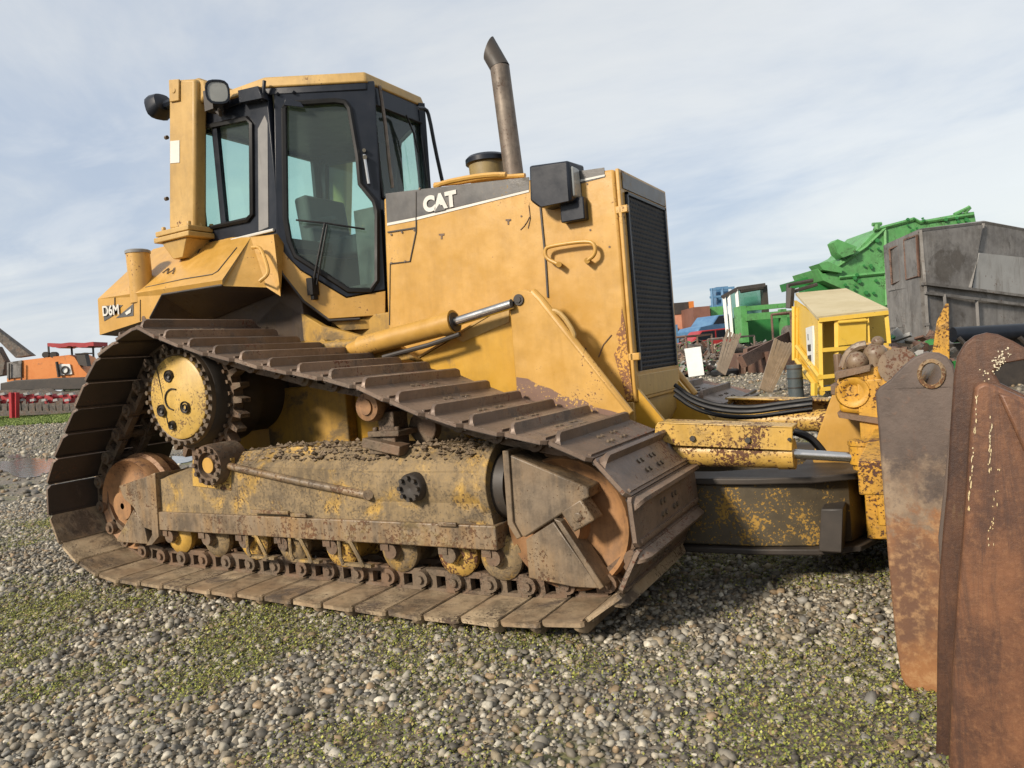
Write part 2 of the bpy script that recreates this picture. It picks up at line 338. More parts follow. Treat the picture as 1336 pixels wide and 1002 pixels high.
# ---------------- roller frames, idlers, rollers, final drives
def undercarriage(s):
    S = lambda b: b if s < 0 else b.mirror()
    b = MB()
    web = [(-.70, .43), (-.70, .62), (-.45, .655), (-.1, .70), (.4, .70), (1.0, .68), (1.70, .68), (1.74, .43)]
    b.plate([[Vector((x, -1.27, z)) for x, z in web]], (0, .35, 0))
    vs = []
    tops = [(-.70, .62, .62), (-.45, .655, .69), (-.1, .70, .77), (.4, .70, .80), (1.0, .68, .79), (1.70, .68, .78)]
    for x, z0, z1 in tops: vs += [Vector((x, -1.268, z0 - .005)), Vector((x, -1.17, z1)), Vector((x, -.95, z1)), Vector((x, -.93, z0))]
    fs = []
    for i in range(5):
        for k in range(3): fs.append((i * 4 + k, i * 4 + k + 1, i * 4 + k + 5, i * 4 + k + 4))
    fs += [(0, 1, 2, 3), (20, 23, 22, 21)]
    b.add(vs, fs)
    frame = S(b).build('roller_frame', M['yellow_muddy'], dz, bevel=.008)
    b = MB(); b.bb(-.72, 1.76, -1.292, -.90, .318, .432)
    for x0 in (.30, .42): pass
    S(b).build('lower_rail', M['grey_steel'], frame, bevel=.006)
    b = MB()     # recoil housing barrel with end ring
    b.cyl((.98, -1.10, .60), (1.71, -1.10, .60), .185, n=36); b.cyl((1.69, -1.10, .60), (1.735, -1.10, .60), .205, n=36)
    S(b).build('recoil_housing', M['yellow_muddy'], frame, bevel=.004)
    b = MB(); b.cyl((1.735, -1.10, .59), (1.80, -1.10, .59), .165, n=30); S(b).build('recoil_shaft', M['dark'], frame)
    b = MB(); b.tube([PY(285, 605, -1.285), PY(380, 626, -1.285), PY(480, 646, -1.285)], .021, 10)
    for px, py in ((480, 646), (285, 605)): b.cyl(PY(px, py, -1.30), PY(px, py, -1.25), .026, n=10)
    S(b).build('guide_rod', M['grey_steel'], frame)
    # small wear pads on the rail
    b = MB()
    for (u, v, w_) in ((352, 668, 62), (390, 672, 24), (584, 684, 22)):
        c = PY(u, v, -1.30); b.box(c, (w_ * .0047, .016, .02))
    S(b).build('wear_pad', M['grey_steel'], frame, bevel=.003)
    # pivot flange with its bolt circle
    b = MB(); c = PY(272, 607, -1.33)
    b.lathe(c, (0, 1, 0), [(0, .001), (0, .045), (.02, .05), (.02, .07), (-.01, .075), (-.01, .115), (.03, .12), (.18, .12)], 32)
    for k in range(12):
        a = 2 * PI * k / 12; p = c + Vector((math.cos(a) * .098, -.012, math.sin(a) * .098)); b.cyl(p, p + Vector((0, -.016, 0)), .014, n=6)
    S(b).build('pivot_flange', M['chain'], frame)
    b = MB(); b.cyl(c + Vector((0, .005, 0)), c + Vector((0, -.006, 0)), .045, n=20); S(b).build('pivot_plug', M['yellow'], frame)
    b = MB(); b.plate([[PY(u, v, -1.275) for u, v in ((251, 600), (301, 598), (301, 640), (251, 634))]], (0, .03, 0)); S(b).build('pivot_pad', M['yellow_chipped'], frame, bevel=.003)
    b = MB(); c = PY(535, 637, -1.32)
    b.lathe(c, (0, 1, 0), [(0, .001), (-.006, .03), (-.006, .062), (.004, .07), (.08, .072), (.09, .085), (.1, .085)], 28)
    for k in range(8):
        a = 2 * PI * k / 8; p = c + Vector((math.cos(a) * .052, -.008, math.sin(a) * .052)); b.cyl(p, p + Vector((0, -.018, 0)), .011, n=6)
    S(b).build('oil_cap', M['dark'], frame)
    # loose stones and dirt lying along the frame top
    b = MB(); rnd = random.Random(3 + s)
    for k in range(800):
        x = rnd.uniform(-.15, 1.72); y = rnd.choice((rnd.uniform(-1.24, -1.16), rnd.uniform(-1.2, -.95)))
        z = .79 if x > .3 else .74 + (x + .15) * .11
        if y < -1.17: z -= (-1.17 - y) * .9
        r = rnd.uniform(.004, .013) * rnd.choice((1, 1, 1.7)); cc = Vector((x, y, z + r * rnd.uniform(.2, 1.2)))
        vs = [cc + Vector((rnd.uniform(.6, 1.2) * r * dx, rnd.uniform(.6, 1.2) * r * dy, rnd.uniform(.5, .9) * r * dz_)) for dx, dy, dz_ in ((1, 0, 0), (-1, 0, 0), (0, 1, 0), (0, -1, 0), (0, 0, 1), (0, 0, -1))]
        b.add(vs, [(0, 2, 4), (2, 1, 4), (1, 3, 4), (3, 0, 4), (2, 0, 5), (1, 2, 5), (3, 1, 5), (0, 3, 5)])
    S(b).build('dirt', M['dirt'], frame, smooth=60, kind='stuff')
    # idler guard plates
    fn = lambda u, v: PY(u, v, -1.285)
    b = MB()
    b.plate([L([(660, 590), (668, 594), (767, 636), (769, 649), (731, 672), (686, 701), (675, 699), (664, 680)], fn)], (0, .36, 0))
    S(b).build('idler_yoke', M['grey_steel'], frame, bevel=.008)
    b = MB(); b.plate([L([(655, 588), (663, 588), (669, 681), (680, 701), (674, 704), (662, 684)], lambda u, v: PY(u, v, -1.30))], (0, .4, 0)); S(b).build('yoke_rim', M['grey_steel'], frame, bevel=.004)
    b = MB(); b.plate([L([(686, 704), (722, 681), (782, 768), (748, 766), (690, 754)], fn)], (0, .06, 0))
    b.plate([L([(722, 677), (731, 680), (788, 766), (782, 770)], lambda u, v: PY(u, v, -1.30))], (0, .12, 0))
    S(b).build('rock_guard', M['grey_steel'], frame, bevel=.004, label='mud smeared front guard plate')
    b = MB(); b.plate([L([(731, 668), (757, 651), (776, 679), (748, 695)], lambda u, v: PY(u, v, -1.33))], (0, .1, 0))
    c = PY(753, 675, -1.335); b.cyl(c, c + Vector((0, .02, 0)), .025, n=8); S(b).build('idler_block', M['grey_steel'], frame, bevel=.008)
    b = MB(); b.plate([L([(155, 634), (199, 619), (204, 692), (202, 694), (187, 688), (174, 662), (161, 650)], fn)], (0, .3, 0))
    b.plate([L([(152, 704), (174, 665), (187, 684), (193, 710), (153, 707)], fn)], (0, .08, 0)); 
    b.plate([L([(196, 619), (202, 617), (207, 700), (198, 711), (190, 712), (198, 698)], lambda u, v: PY(u, v, -1.30))], (0, .1, 0))
    S(b).build('rear_guard', M['grey_steel'], frame, bevel=.004)
    # idlers
    for (x, z, R, nm) in ((2.075, .43, .305, 'front_idler'), (-1.06, .45, .30, 'rear_idler')):
        b = MB(); b.lathe((x, -1.205, z), (0, 1, 0), [(-.05, .02), (-.05, .09), (.02, .11), (.05, .2), (.04, R - .05), (.015, R - .025), (.0, R - .01), (.02, R), (.085, R), (.10, R + .022), (.15, R + .022), (.165, R), (.235, R), (.25, R - .02), (.25, .02)], 48)
        S(b).build(nm, M['idler'], frame)
    # bottom rollers
    for px, x in enumerate([-.6, -.26, .06, .37, .73, 1.12, 1.475, 1.72]):
        b = MB(); b.lathe((x, -1.225, .262), (0, 1, 0), [(-.02, .001), (-.02, .035), (0, .04), (.0, .06), (.015, .095), (.03, .112), (.06, .112), (.075, .092), (.215, .092), (.23, .112), (.26, .112), (.28, .09), (.28, .001)], 28)
        S(b).build('track_roller', M['yellow_muddy'] if px % 2 else M['yellow_chipped'], frame)
        b = MB(); b.cyl((x, -1.27, .275), (x, -1.21, .275), .038, n=14); b.box((x - .03, -1.262, .30), (.05, .03, .04)); S(b).build('roller_cap', M['chain'], frame)
    for x in (.21, .545, .9):      # roller guards between the middle rollers
        b = MB()
        b.tube([(x - .11, -1.275, .32), (x - .10, -1.285, .23), (x - .085, -1.285, .20)], .010, 6); b.tube([(x - .06, -1.275, .32), (x - .02, -1.285, .315), (x + .02, -1.285, .25), (x + .05, -1.285, .19)], .011, 6)
        b.box((x, -1.27, .195), (.2, .03, .015))
        S(b).build('roller_guard', M['yellow_muddy'], frame)
    # carrier roller on its bracket
    b = MB(); c = PY(479, 531, -1.26)
    b.lathe(c, (0, 1, 0), [(-.02, .001), (-.02, .04), (-.01, .042), (-.005, .07), (.02, .078), (.045, .078), (.05, .06), (.20, .06), (.205, .085), (.24, .085), (.25, .05), (.25, .001)], 28)
    S(b).build('carrier_roller', M['idler'], frame)
    b = MB(); x = c.x + .06
    b.bb(x - .05, x + .05, -1.20, -1.08, .78, .97); b.bb(x - .11, x + .09, -1.22, -1.04, .845, .875); b.bb(x - .09, x + .07, -1.24, -1.02, .76, .80)
    b.box((x, -1.21, .80), (.24, .1, .05), Matrix.Rotation(.2, 3, 'Y')); b.cyl((x + .12, -1.06, .87), (x + .12, -1.0, .87), .085, .085, n=20)
    for k in (-1, 1): b.cyl((x + .07 * k, -1.2, .87), (x + .07 * k, -1.2, .895), .016, n=6)
    S(b).build('carrier_bracket', M['chain'], frame, bevel=.006)
    # final drive with sprocket
    cx, cz = -.43, 1.122
    b = MB(); b.lathe((cx, -1.20, cz), (0, 1, 0), [(0, .1), (0, .30), (.03, .315), (.12, .32), (.14, .28), (.2, .28), (.24, .31), (.34, .31), (.36, .27), (.62, .27)], 48)
    fd = S(b).build('final_drive', M['dark'], dz)
    b = MB(); n = 27; R0, R1 = .345, .41; pts = []
    for k in range(n):
        for (da, r) in ((0, R0), (.22, R0), (.36, R1), (.62, R1), (.76, R0)):
            a = 2 * PI * (k + da) / n; pts.append(Vector((cx + math.cos(a) * r, -1.115, cz + math.sin(a) * r)))
    hole = [Vector((cx + math.cos(-2 * PI * k / 40) * .25, -1.115, cz + math.sin(-2 * PI * k / 40) * .25)) for k in range(40)]
    b.plate([pts, hole], (0, .07, 0))
    for k in range(30):
        a = 2 * PI * k / 30; p = Vector((cx + math.cos(a) * .325, -1.118, cz + math.sin(a) * .325)); b.cyl(p, p + Vector((0, -.02, 0)), .013, n=6)
    S(b).build('sprocket', M['chain'], fd)
    b = MB(); b.lathe((cx, -1.245, cz), (0, 1, 0), [(-.012, .001), (-.012, .11), (-.004, .125), (0, .24), (.008, .252), (.05, .254)], 56)
    S(b).build('hub_cover', worn('hub_paint', (.56, .36, .08), (.62, .42, .13), chip=.85, rust=(.2, .12, .05), mud=.2, mudcol=(.35, .24, .1), rough=.45, grime=.25), fd)
    b = MB(); b.lathe((cx, -1.215, cz), (0, 1, 0), [(-.002, .25), (-.012, .262), (-.012, .292), (.02, .298), (.04, .298)], 56)
    for k in range(30):
        a = 2 * PI * (k + .3) / 30; p = Vector((cx + math.cos(a) * .278, -1.226, cz + math.sin(a) * .278)); b.cyl(p, p + Vector((0, -.026, 0)), .0145, n=6)
    S(b).build('bolt_ring', M['bolt'], fd)
    b = MB()
    for (u, v, r) in ((219, 491, .036), (210, 536, .036), (240.5, 531.5, .036), (223.5, 555, .026)):
        p = PY(u, v, -1.262); b.lathe(p, (0, 1, 0), [(.01, .001), (.002, r * .45), (-.004, r * .5), (.006, r * .6), (.004, r * .85), (-.004, r), (.012, r + .003)], 20)
    b.tube([PY(u, v, -1.262) for u, v in ((229, 508), (222, 507), (216, 513), (215, 523), (219, 532), (226, 535))], .005, 6, 1)
    b.tube([PY(u, v, -1.25) for u, v in ((203, 476), (212, 515), (219, 553))], .003, 5)
    S(b).build('hub_plug', M['dark'], fd)
undercarriage(-1); undercarriage(1)

# ---------------- main hull and inner body
b = MB()
hp = [(-1.2, .55), (-1.2, 1.2), (.1, 1.18), (.83, 1.215), (1.5, 1.475), (1.60, 1.25), (2.06, .86), (2.0, .50)]
b.plate([[Vector((x, -.55, z)) for x, z in hp]], (0, 1.10, 0))
hull = b.build('main_frame', M['yellow_deep'], dz, bevel=.006)
for s in (-1, 1):
    for q_ in ((-.35, .35, s * .552, s * .64, .50, 1.12), (.55, 1.2, s * .552, s * .60, .5, 1.05)):
        b = MB(); b.bb(*q_); b.build('side_case', M['hull'], hull, bevel=.01)
b = MB(); b.bb(-1.35, .02, -.60, .60, 1.1, 1.98)
M['bay'] = worn('dark_brown_bay', (.045, .03, .022), (.085, .055, .03), chip=.5, rust=(.16, .10, .03), mud=.4, mudcol=(.10, .065, .03), rough=.6); b.build('inner_body', M['bay'], hull, bevel=.01)  # dark brown for the inner body and the fender undersides
b = MB(); b.bb(.03, .60, -.36, .36, 1.18, 1.55); b.build('cab_mount', M['hull'], hull, bevel=.01)
b = MB()
b.plate([L([(365, 392), (420, 425), (470, 438), (505, 440), (545, 470), (420, 470), (330, 425)], lambda u, v: PY(u, v, -.60))], (0, .05, 0))
b.tube([PY(u, v, -.64) for u, v in ((395, 452), (430, 452), (470, 449), (500, 444))], .035, 10)
for u in (420, 440, 462): c = PY(u, 450, -.66); b.cyl(c, c + Vector((0, .06, 0)), .035, n=12)
b.build('inner_plate', M['hull'], hull, bevel=.004)

# ---------------- hood
HW = .40
def ph(u, v): return PY(u, v, -HW)
b = MB()
z0r, z1r = 2.275, 2.15
side = [(.525, 1.2), (.598, 2.255), (2.132, 2.135), (2.135, .90)]
b.plate([[Vector((x, -HW, z)) for x, z in side]], (0, 2 * HW, 0))
hood = b.build('hood', M['yellow'], dz, bevel=.014)
b = MB(); b.bb(.44, .62, -.28, .28, 1.2, 2.22); b.build('cowl', M['black'], hood)
b = MB()    # raised seams: door outline and front enclosure edge
def strip(b, pts, w=.006, d=.004, y=None):
    P = [PY(u, v, (-HW - .003) if y is None else y) for u, v in pts]
    b.tube(P, w, 4)
for pts_, w_ in (([(705, 268), (712, 340), (715, 388)], .007), ([(543, 250), (543, 302), (535, 341), (509, 344)], .005), ([(506, 303), (543, 297)], .006), ([(509, 344), (508, 424)], .003)):
    b = MB(); strip(b, pts_, w_); b.build('panel_gap', M['dark'], hood)
b = MB(); b.plate([L([(503, 252.5), (543, 247.5), (690, 231), (690, 247), (543, 283), (505, 291)], lambda u, v: PY(u, v, -HW - .003))], (0, .006, 0)); b.build('decal_band', M['band'], hood)
b = MB(); b.plate([L([(746, 224.5), (788, 218.5), (789, 231), (747, 242)], lambda u, v: PY(u, v, -HW - .003))], (0, .006, 0))
b.build('decal_band', M['band'], hood)
b = MB(); b.plate([L([(505, 291), (543, 283.5), (690, 247.5), (690, 250.5), (543, 287), (505, 294.5)], lambda u, v: PY(u, v, -HW - .004))], (0, .005, 0))
b.plate([L([(747, 236.5), (789, 227.5), (789, 230), (747, 239.5)], lambda u, v: PY(u, v, -HW - .006))], (0, .005, 0)); b.build('decal_line', M['white'], hood)
c = PY(573.5, 264, -HW - .008); xd = (PY(590, 260.5, -HW) - PY(556, 268, -HW)); text('logo_letters', 'CAT', .120, c, xd, (0, 0, 1), M['white'], hood, .002, .007)
b = MB(); b.plate([L([(566, 277), (573, 266), (581, 273.5)], lambda u, v: PY(u, v, -HW - .012))], (0, .004, 0)); b.build('logo_triangle', M['band'], hood)
# shallow fasteners and rust marks
b = MB()
for (u, v) in ((576, 307), (663, 288)): 
    b.plate([L([(u - 3.5, v - 2), (u + 3.5, v - 2.5), (u + 3.5, v), (u + 1, v + .5), (u + 1, v + 5), (u - 1, v + 5), (u - 1, v + .5), (u - 3.5, v)], lambda p, q_: PY(p, q_, -HW - .003))], (0, .004, 0))
for (u, v) in ((766, 240), (770, 300), (795, 322), (680, 282), (720, 470), (745, 440), (764, 455)):
    c = PY(u, v, -HW - .003); b.cyl(c, c + Vector((0, .004, 0)), .006, n=6)
b.tube([PY(u, v, -HW - .002) for u, v in ((798, 437), (787, 450), (781, 466))], .0035, 5); 
b.tube([PY(u, v, -HW - .002) for u, v in ((691, 283), (688, 289), (684, 295), (679, 300))], .003, 5); b.tube([PY(u, v, -HW - .002) for u, v in ((690, 268), (692, 285), (689, 298))], .003, 5)
b.build('rust_mark', M['chain'], hood)
for (u, v) in ((510, 306), (540, 300), (524, 303), (510, 343), (528, 341), (547, 246)):
    b = MB(); c = PY(u, v, -HW - .008); b.cyl(c, c + Vector((0, .01, 0)), .007, n=6); b.build('panel_bolt', M['bolt'], hood)
# rust patch along the lower front corner
b = MB(); b.plate([L([(811, 400), (816, 430), (820, 470), (826, 520), (818, 524), (812, 500), (806, 480), (801, 462), (808, 450), (804, 436), (810, 425)], lambda u, v: PY(u, v, -HW - .0025))], (0, .004, 0))
b.build('rust_patch', worn('corner_rust', (.15, .06, .028), (.22, .10, .04), chip=1.0, rust=(.55, .30, .06), rough=.7), hood)
def grab(pts, r, y0, y1, name, parent, mat='yellow', ends=True):
    P = L(pts, lambda u, v: PY(u, v, y1)); b = MB(); b.tube(P, r, 10, 2)
    if ends:
        for (u, v) in (pts[0], pts[-1]):
            c = PY(u, v, y0); b.cyl(c, PY(u, v, y1 - .01), .016, n=10)
    return b.build(name, M[mat], parent)
grab([(729, 345), (712, 337), (711, 326), (716, 321), (765, 314), (776, 318), (777, 332), (766, 340)], .011, -HW, -HW - .05, 'grab_handle', hood)
# radiator front
b = MB(); b.plate([[Vector((2.137, -HW, .90)), Vector((2.137, -HW, 2.135)), Vector((2.137, HW, 2.135)), Vector((2.137, HW, .90))],
                   [Vector((2.137, -.335, 1.06)), Vector((2.137, .335, 1.06)), Vector((2.137, .335, 2.02)), Vector((2.137, -.335, 2.02))]], (.02, 0, 0))
b.bb(2.12, 2.19, -HW, -HW + .03, 1.90, 1.94); b.bb(2.12, 2.19, -HW, -HW + .03, 1.12, 1.16)
gf = b.build('grille_frame', M['yellow'], hood, bevel=.005)
b = MB(); nsl = 36
for k in range(nsl):
    z = 1.07 + (2.01 - 1.07) * (k + .5) / nsl
    b.box((2.150, 0, z), (.030, .67, .011), Matrix.Rotation(.5, 3, 'Y'))
for k in range(27): b.box((2.158, -.325 + .65 * k / 26, 1.54), (.006, .006, .95))
b.bb(2.16, 2.172, -.335, -.318, 1.06, 2.02); b.bb(2.16, 2.172, .318, .335, 1.06, 2.02); b.bb(2.16, 2.172, -.335, .335, 2.005, 2.02)
b.build('grille', M['wire'], hood)
b = MB(); b.bb(2.128, 2.138, -.34, .34, 1.05, 2.03); b.build('grille_backing', M['dark'], hood)
b = MB(); b.bb(2.158, 2.163, -.365, .365, 2.035, 2.118); b.build('decal_band', M['band'], hood)
b = MB(); b.plate([[Vector((2.00, -HW - .002, .90)), Vector((2.14, -HW - .002, .90)), Vector((2.14, -HW - .002, .80)), Vector((2.02, -HW - .002, .60))]], (0, 2 * HW + .004, 0))
b.bb(2.15, 2.162, -.36, .36, .92, 1.04); b.build('nose_guard', M['yellow_pale'], hood, bevel=.005)
# work lamp by the hood
b = MB(); lp = [PY(u, v, -.52) for u, v in ((690, 216), (741, 209), (745, 262), (703, 271), (691, 262))]
b.plate([lp], (.02, .17, 0)); 
lamp = b.build('work_lamp', M['black'], dz, bevel=.012)
b = MB(); c = PY(733, 240, -.52) + Vector((.03, .02, 0)); c2 = lp[1].lerp(lp[2], .5) + Vector((.004, .085, .0))
b.box(c2, (.018, .125, .16)); b.build('lamp_lens', M['lens'], lamp, bevel=.01)
b = MB(); b.bb(c2.x - .1, c2.x + .04, -.46, -.40, c2.z - .2, c2.z - .08); b.build('lamp_bracket', M['black'], lamp, bevel=.006)
# exhaust and pre-cleaner
b = MB(); e0 = PY(671, 232, -.06); e1 = PY(652, 88, -.06); e2 = PY(638, 56, -.06)
b.tube([e0 - Vector((0, 0, .12)), e0, e0.lerp(e1, .5), e1], .060, 20)
e3 = e1 + (e2 - e1) * .25; ex = b.build('exhaust_stack', M['exhaust'], dz)
b = MB(); ec = PY(637, 66, -.06); dr = (PY(636, 60, -.06) - e1).normalized(); A = b.ring(e1, Vector((0, 0, 1)) * .6 + dr * .4, .062, 20); B = [p + dr * ((e2 - e1).length * (.85 + .55 * ((p - e1).dot(Vector((1, 0, 0))) / .062))) for p in A]
cn = Vector((-.80, -.25, .42)); B = [p + dr * ((ec - p).dot(cn) / dr.dot(cn)) for p in A]; IA = [e1 + (p - e1) * .93 for p in A]; IB = [p - (A[i] - e1) * .07 for i, p in enumerate(B)]
fs = []
for i in range(20):
    j = (i + 1) % 20; fs += [(i, j, 20 + j, 20 + i), (20 + i, 20 + j, 60 + j, 60 + i), (60 + i, 60 + j, 40 + j, 40 + i)]
b.add(A + B + IA + IB, fs); b.build('exhaust_elbow', M['dark'], ex)
b = MB(); c = PY(637, 229, .0); b.lathe((c.x, 0, c.z - .05), (0, 0, 1), [(0, .001), (0, .115), (.12, .12), (.125, .135), (.15, .135), (.165, .12), (.175, .05), (.178, .001)], 32)
b.build('pre_cleaner', worn('faded_olive_paint', (.20, .15, .06), (.28, .21, .09), chip=.4, grime=.4, rough=.5), dz)
b = MB(); b.lathe((c.x, 0, c.z - .05), (0, 0, 1), [(.118, .128), (.124, .138), (.152, .138), (.168, .122), (.181, .05), (.182, .001)], 32); b.build('pre_cleaner_lid', M['black'], dz)
b = MB(); b.tube([PY(u, v, -.36) for u, v in ((567, 244), (580, 238), (615, 231), (640, 228), (660, 228))], .016, 8, 1); b.tube([PY(u, v, -.3) for u, v in ((567, 241), (600, 238), (640, 232), (685, 229))], .014, 8)
b.build('hood_rail', M['yellow'], hood)

# ---------------- cab
DA, DB = Vector((-.05, -.665, 0)), Vector((.475, -.305, 0)); dn = Vector((DB.y - DA.y, -(DB.x - DA.x), 0)).normalized()   # outward normal of the door plane
def pd(u, v, o=0): return on(u, v, DA + dn * o, dn)
def pr_(u, v, o=0): return PY(u, v, -.665 - o)
inn = -dn * .05
def both(fn_build):      # right and mirrored left copies of a cab part
    return fn_build
def addm(b, loops, off):
    b.plate(loops, off); b.plate([[Vector((p.x, -p.y, p.z)) for p in l] for l in loops], (off[0], -off[1], off[2]))
cab = MB()
# door surround (black) with window opening
outer = L([(357, 116), (488, 105), (503, 378), (452, 388), (392, 352), (360, 322)], pd)
win = L([(371, 142), (375, 136), (437, 132), (450, 134), (456, 142), (467, 205), (470, 240), (488, 262), (492, 276), (492, 366), (484, 379), (455, 379), (386, 334), (378, 315), (373, 285)], pd)
addm(cab, [outer, win], inn)
# rear side wall with window opening
zt, xr = 3.02, -.88
ro = [Vector((-.045, -.665, 3.02)), Vector((-.045, -.665, 2.10)), Vector((xr, -.665, 2.08)), Vector((xr, -.665, 3.02))]
rw = L([(252, 170), (324, 155), (329, 162), (330, 280), (324, 287), (250, 303)], pr_)
for p_ in (rw[0], rw[-1]): p_.x = max(p_.x, xr + .04)
addm(cab, [ro, rw], (0, .05, 0))
# rear wall with opening and windshield frame
rwl = [Vector((xr, y, z)) for y, z in ((-.615, 2.08), (-.615, 3.02), (.615, 3.02), (.615, 2.08))]
rop = [Vector((xr, y, z)) for y, z in ((-.56, 2.16), (.56, 2.16), (.56, 2.96), (-.56, 2.96))]
cab.plate([rwl, rop], (.04, 0, 0))
fx = .478
fo = [Vector((fx, y, z)) for y, z in ((-.30, 2.2), (-.30, 3.02), (.30, 3.02), (.30, 2.2))]
fo2 = [Vector((fx, y, z)) for y, z in ((-.255, 2.30), (.255, 2.30), (.265, 2.42), (.265, 2.90), (-.265, 2.90), (-.265, 2.42))]
cab.plate([fo, fo2], (-.05, 0, 0))
cabo = cab.build('cab', M['black'], dz, bevel=.006)
# rubber beads round the windows
b = MB()
for lp_, o in ((L([(371, 142), (375, 136), (437, 132), (450, 134), (456, 142), (467, 205), (470, 240), (488, 262), (492, 276), (492, 366), (484, 379), (455, 379), (386, 334), (378, 315), (373, 285)], pd), dn * .006), (rw, Vector((0, -.006, 0)))):
    P = [p + o for p in lp_]; b.tube(P + [P[0]], .019, 6)
b.tube([p + Vector((.004, 0, 0)) for p in fo2 + [fo2[0]]], .012, 6)
b.build('window_seal', M['rubber'], cabo)
b = MB(); b.plate([[p + inn * .4 for p in win]], inn * .1); b.build('door_window', M['glass2'], cabo)
b = MB(); b.plate([[Vector((p.x, -p.y, p.z)) - Vector((dn.x, -dn.y, 0)) * .02 for p in win]], (-dn.x * .005, dn.y * .005, 0)); b.build('door_window', M['glass'], cabo)
for s in (1, -1):
    b = MB(); b.plate([[Vector((p.x, s * (p.y + .02), p.z)) for p in rw]], (0, s * .005, 0)); b.build('side_window', M['glass'], cabo)
b = MB(); b.plate([[p + Vector((-.02, 0, 0)) for p in fo2]], (-.005, 0, 0)); b.build('windshield', M['glass'], cabo)
b = MB(); b.plate([[p + Vector((.02, 0, 0)) for p in rop]], (.005, 0, 0)); b.build('rear_window', M['glass'], cabo)
b = MB()     # sliding window divider
p1, p2 = pr_(286, 160), pr_(286, 298); b.box(((p1.x + p2.x) / 2, -.655, (p1.z + p2.z) / 2), (.05, .03, p1.z - p2.z)); b.build('window_bar', M['black'], cabo)
b = MB()     # grey B pillar
b.plate([L([(336, 168), (345, 150), (349, 160), (350, 297), (337, 302)], lambda u, v: pr_(u, v, .004))], (0, .01, 0)); b.build('rear_pillar', M['greyp'], cabo, bevel=.004)
b = MB(); b.tube([pr_(300, 314, .01), pr_(330, 306.5, .012), pr_(357, 300, .012)], .010, 6); b.build('belt_trim', M['white'], cabo)
# roof: black fascia and yellow cap
rp = [(-.90, -.52), (-.40, -.675), (-.06, -.675), (.475, -.315), (.475, .315), (-.06, .675), (-.40, .675), (-.90, .52)]
b = MB(); b.plate([[Vector((x, y, 2.985)) for x, y in rp]], (0, 0, .045)); b.build('roof_fascia', M['black'], cabo, bevel=.006)
b = MB(); n = 8; lo = [Vector((x * 1.015 + .003, y * 1.015, 3.03)) for x, y in rp]; hi = [Vector((x * .98, y * .975, 3.105)) for x, y in rp]
b.add(lo + hi, [(i, (i + 1) % n, n + (i + 1) % n, n + i) for i in range(n)] + [tuple(range(n)), tuple(range(n, 2 * n))[::-1]]); b.build('roof', M['yellow_pale'], cabo, bevel=.012)
# door handle, hinges, wiper, kick panel
b = MB(); a0, a1 = pd(475, 202, .03), pd(481, 240, .03); b.tube([a0, a1], .012, 8); b.cyl(pd(475, 196, 0), pd(475, 196, .03), .012, n=10); b.cyl(pd(476, 205, 0), pd(476, 205, .045), .014, n=10); b.build('door_handle', M['chrome'], cabo)
b = MB(); b.plate([L([(372, 128), (392, 133), (397, 140), (370, 137)], lambda u, v: pd(u, v, .03))], -dn * .03)
b.plate([L([(310, 118), (336, 112), (342, 128), (312, 134)], lambda u, v: pr_(u, v, .06))], (0, .06, 0)); b.tube([pr_(343, 132, .03), pr_(345, 105, .03)], .012, 8)
for (u, v) in ((362, 122), (383, 120)): b.cyl(pd(u, v, 0), pd(u, v, .02), .01, n=8)
b.build('hinge', M['black'], cabo, bevel=.003)
b = MB(); w0, w1, w2 = pd(410, 385, .05), pd(424, 291, .05), pd(386, 287, .035)
b.tube([pd(408, 372, .05), w1], .009, 8); b.tube([pd(413, 372, .05), pd(427, 293, .05)], .006, 6); b.tube([pd(386, 287, .035), pd(424, 291, .035), pd(476, 299, .035)], .007, 6)
b.box(pd(408, 374, .03), (.05, .06, .11)); b.box(pd(410, 386, .03), (.03, .04, .05)); b.build('wiper', M['rubber'], cabo, bevel=.004)
kp = L([(356, 306), (362, 318), (374, 334), (392, 353), (452, 389), (503, 379.5), (503, 411), (428, 416), (395, 391), (367, 357)], lambda u, v: pd(u, v, .004))
for s in (1, -1): b = MB(); b.plate([[Vector((p.x, s * p.y, p.z)) for p in kp]], (inn.x, s * inn.y, 0)); b.build('kick_panel', M['yellow'], cabo, bevel=.004)
b = MB(); b.plate([L([(432, 419), (503, 414), (503, 428), (446, 431)], lambda u, v: pd(u, v, -.02))], inn); b.build('step', M['hull'], cabo, bevel=.003); b = MB(); b.tube([pd(u, v, .002) for u, v in ((356, 312), (368, 357), (396, 393), (430, 418), (470, 416))], .010, 6)
b.build('step_edge', M['dark'], cabo, bevel=.003)
b = MB(); b.tube([PX(u, v, .50) for u, v in ((495, 112), (503, 165), (508, 215), (512, 245))], .012, 6); b.build('rain_gutter', M['exhaust'], cabo)
b = MB(); b.tube([PX(u, v, .62) for u, v in ((545, 141), (556, 142), (560, 152), (568, 195), (577, 236))], .013, 8, 1); b.build('cab_grab_bar', M['black'], cabo)
b = MB(); b.tube([PX(u, v, .53) for u, v in ((530, 150), (540, 175), (546, 200))], .006, 6); b.tube([PX(u, v, .53) for u, v in ((549, 176), (557, 235))], .005, 6); b.build('windshield_wiper', M['rubber'], cabo)
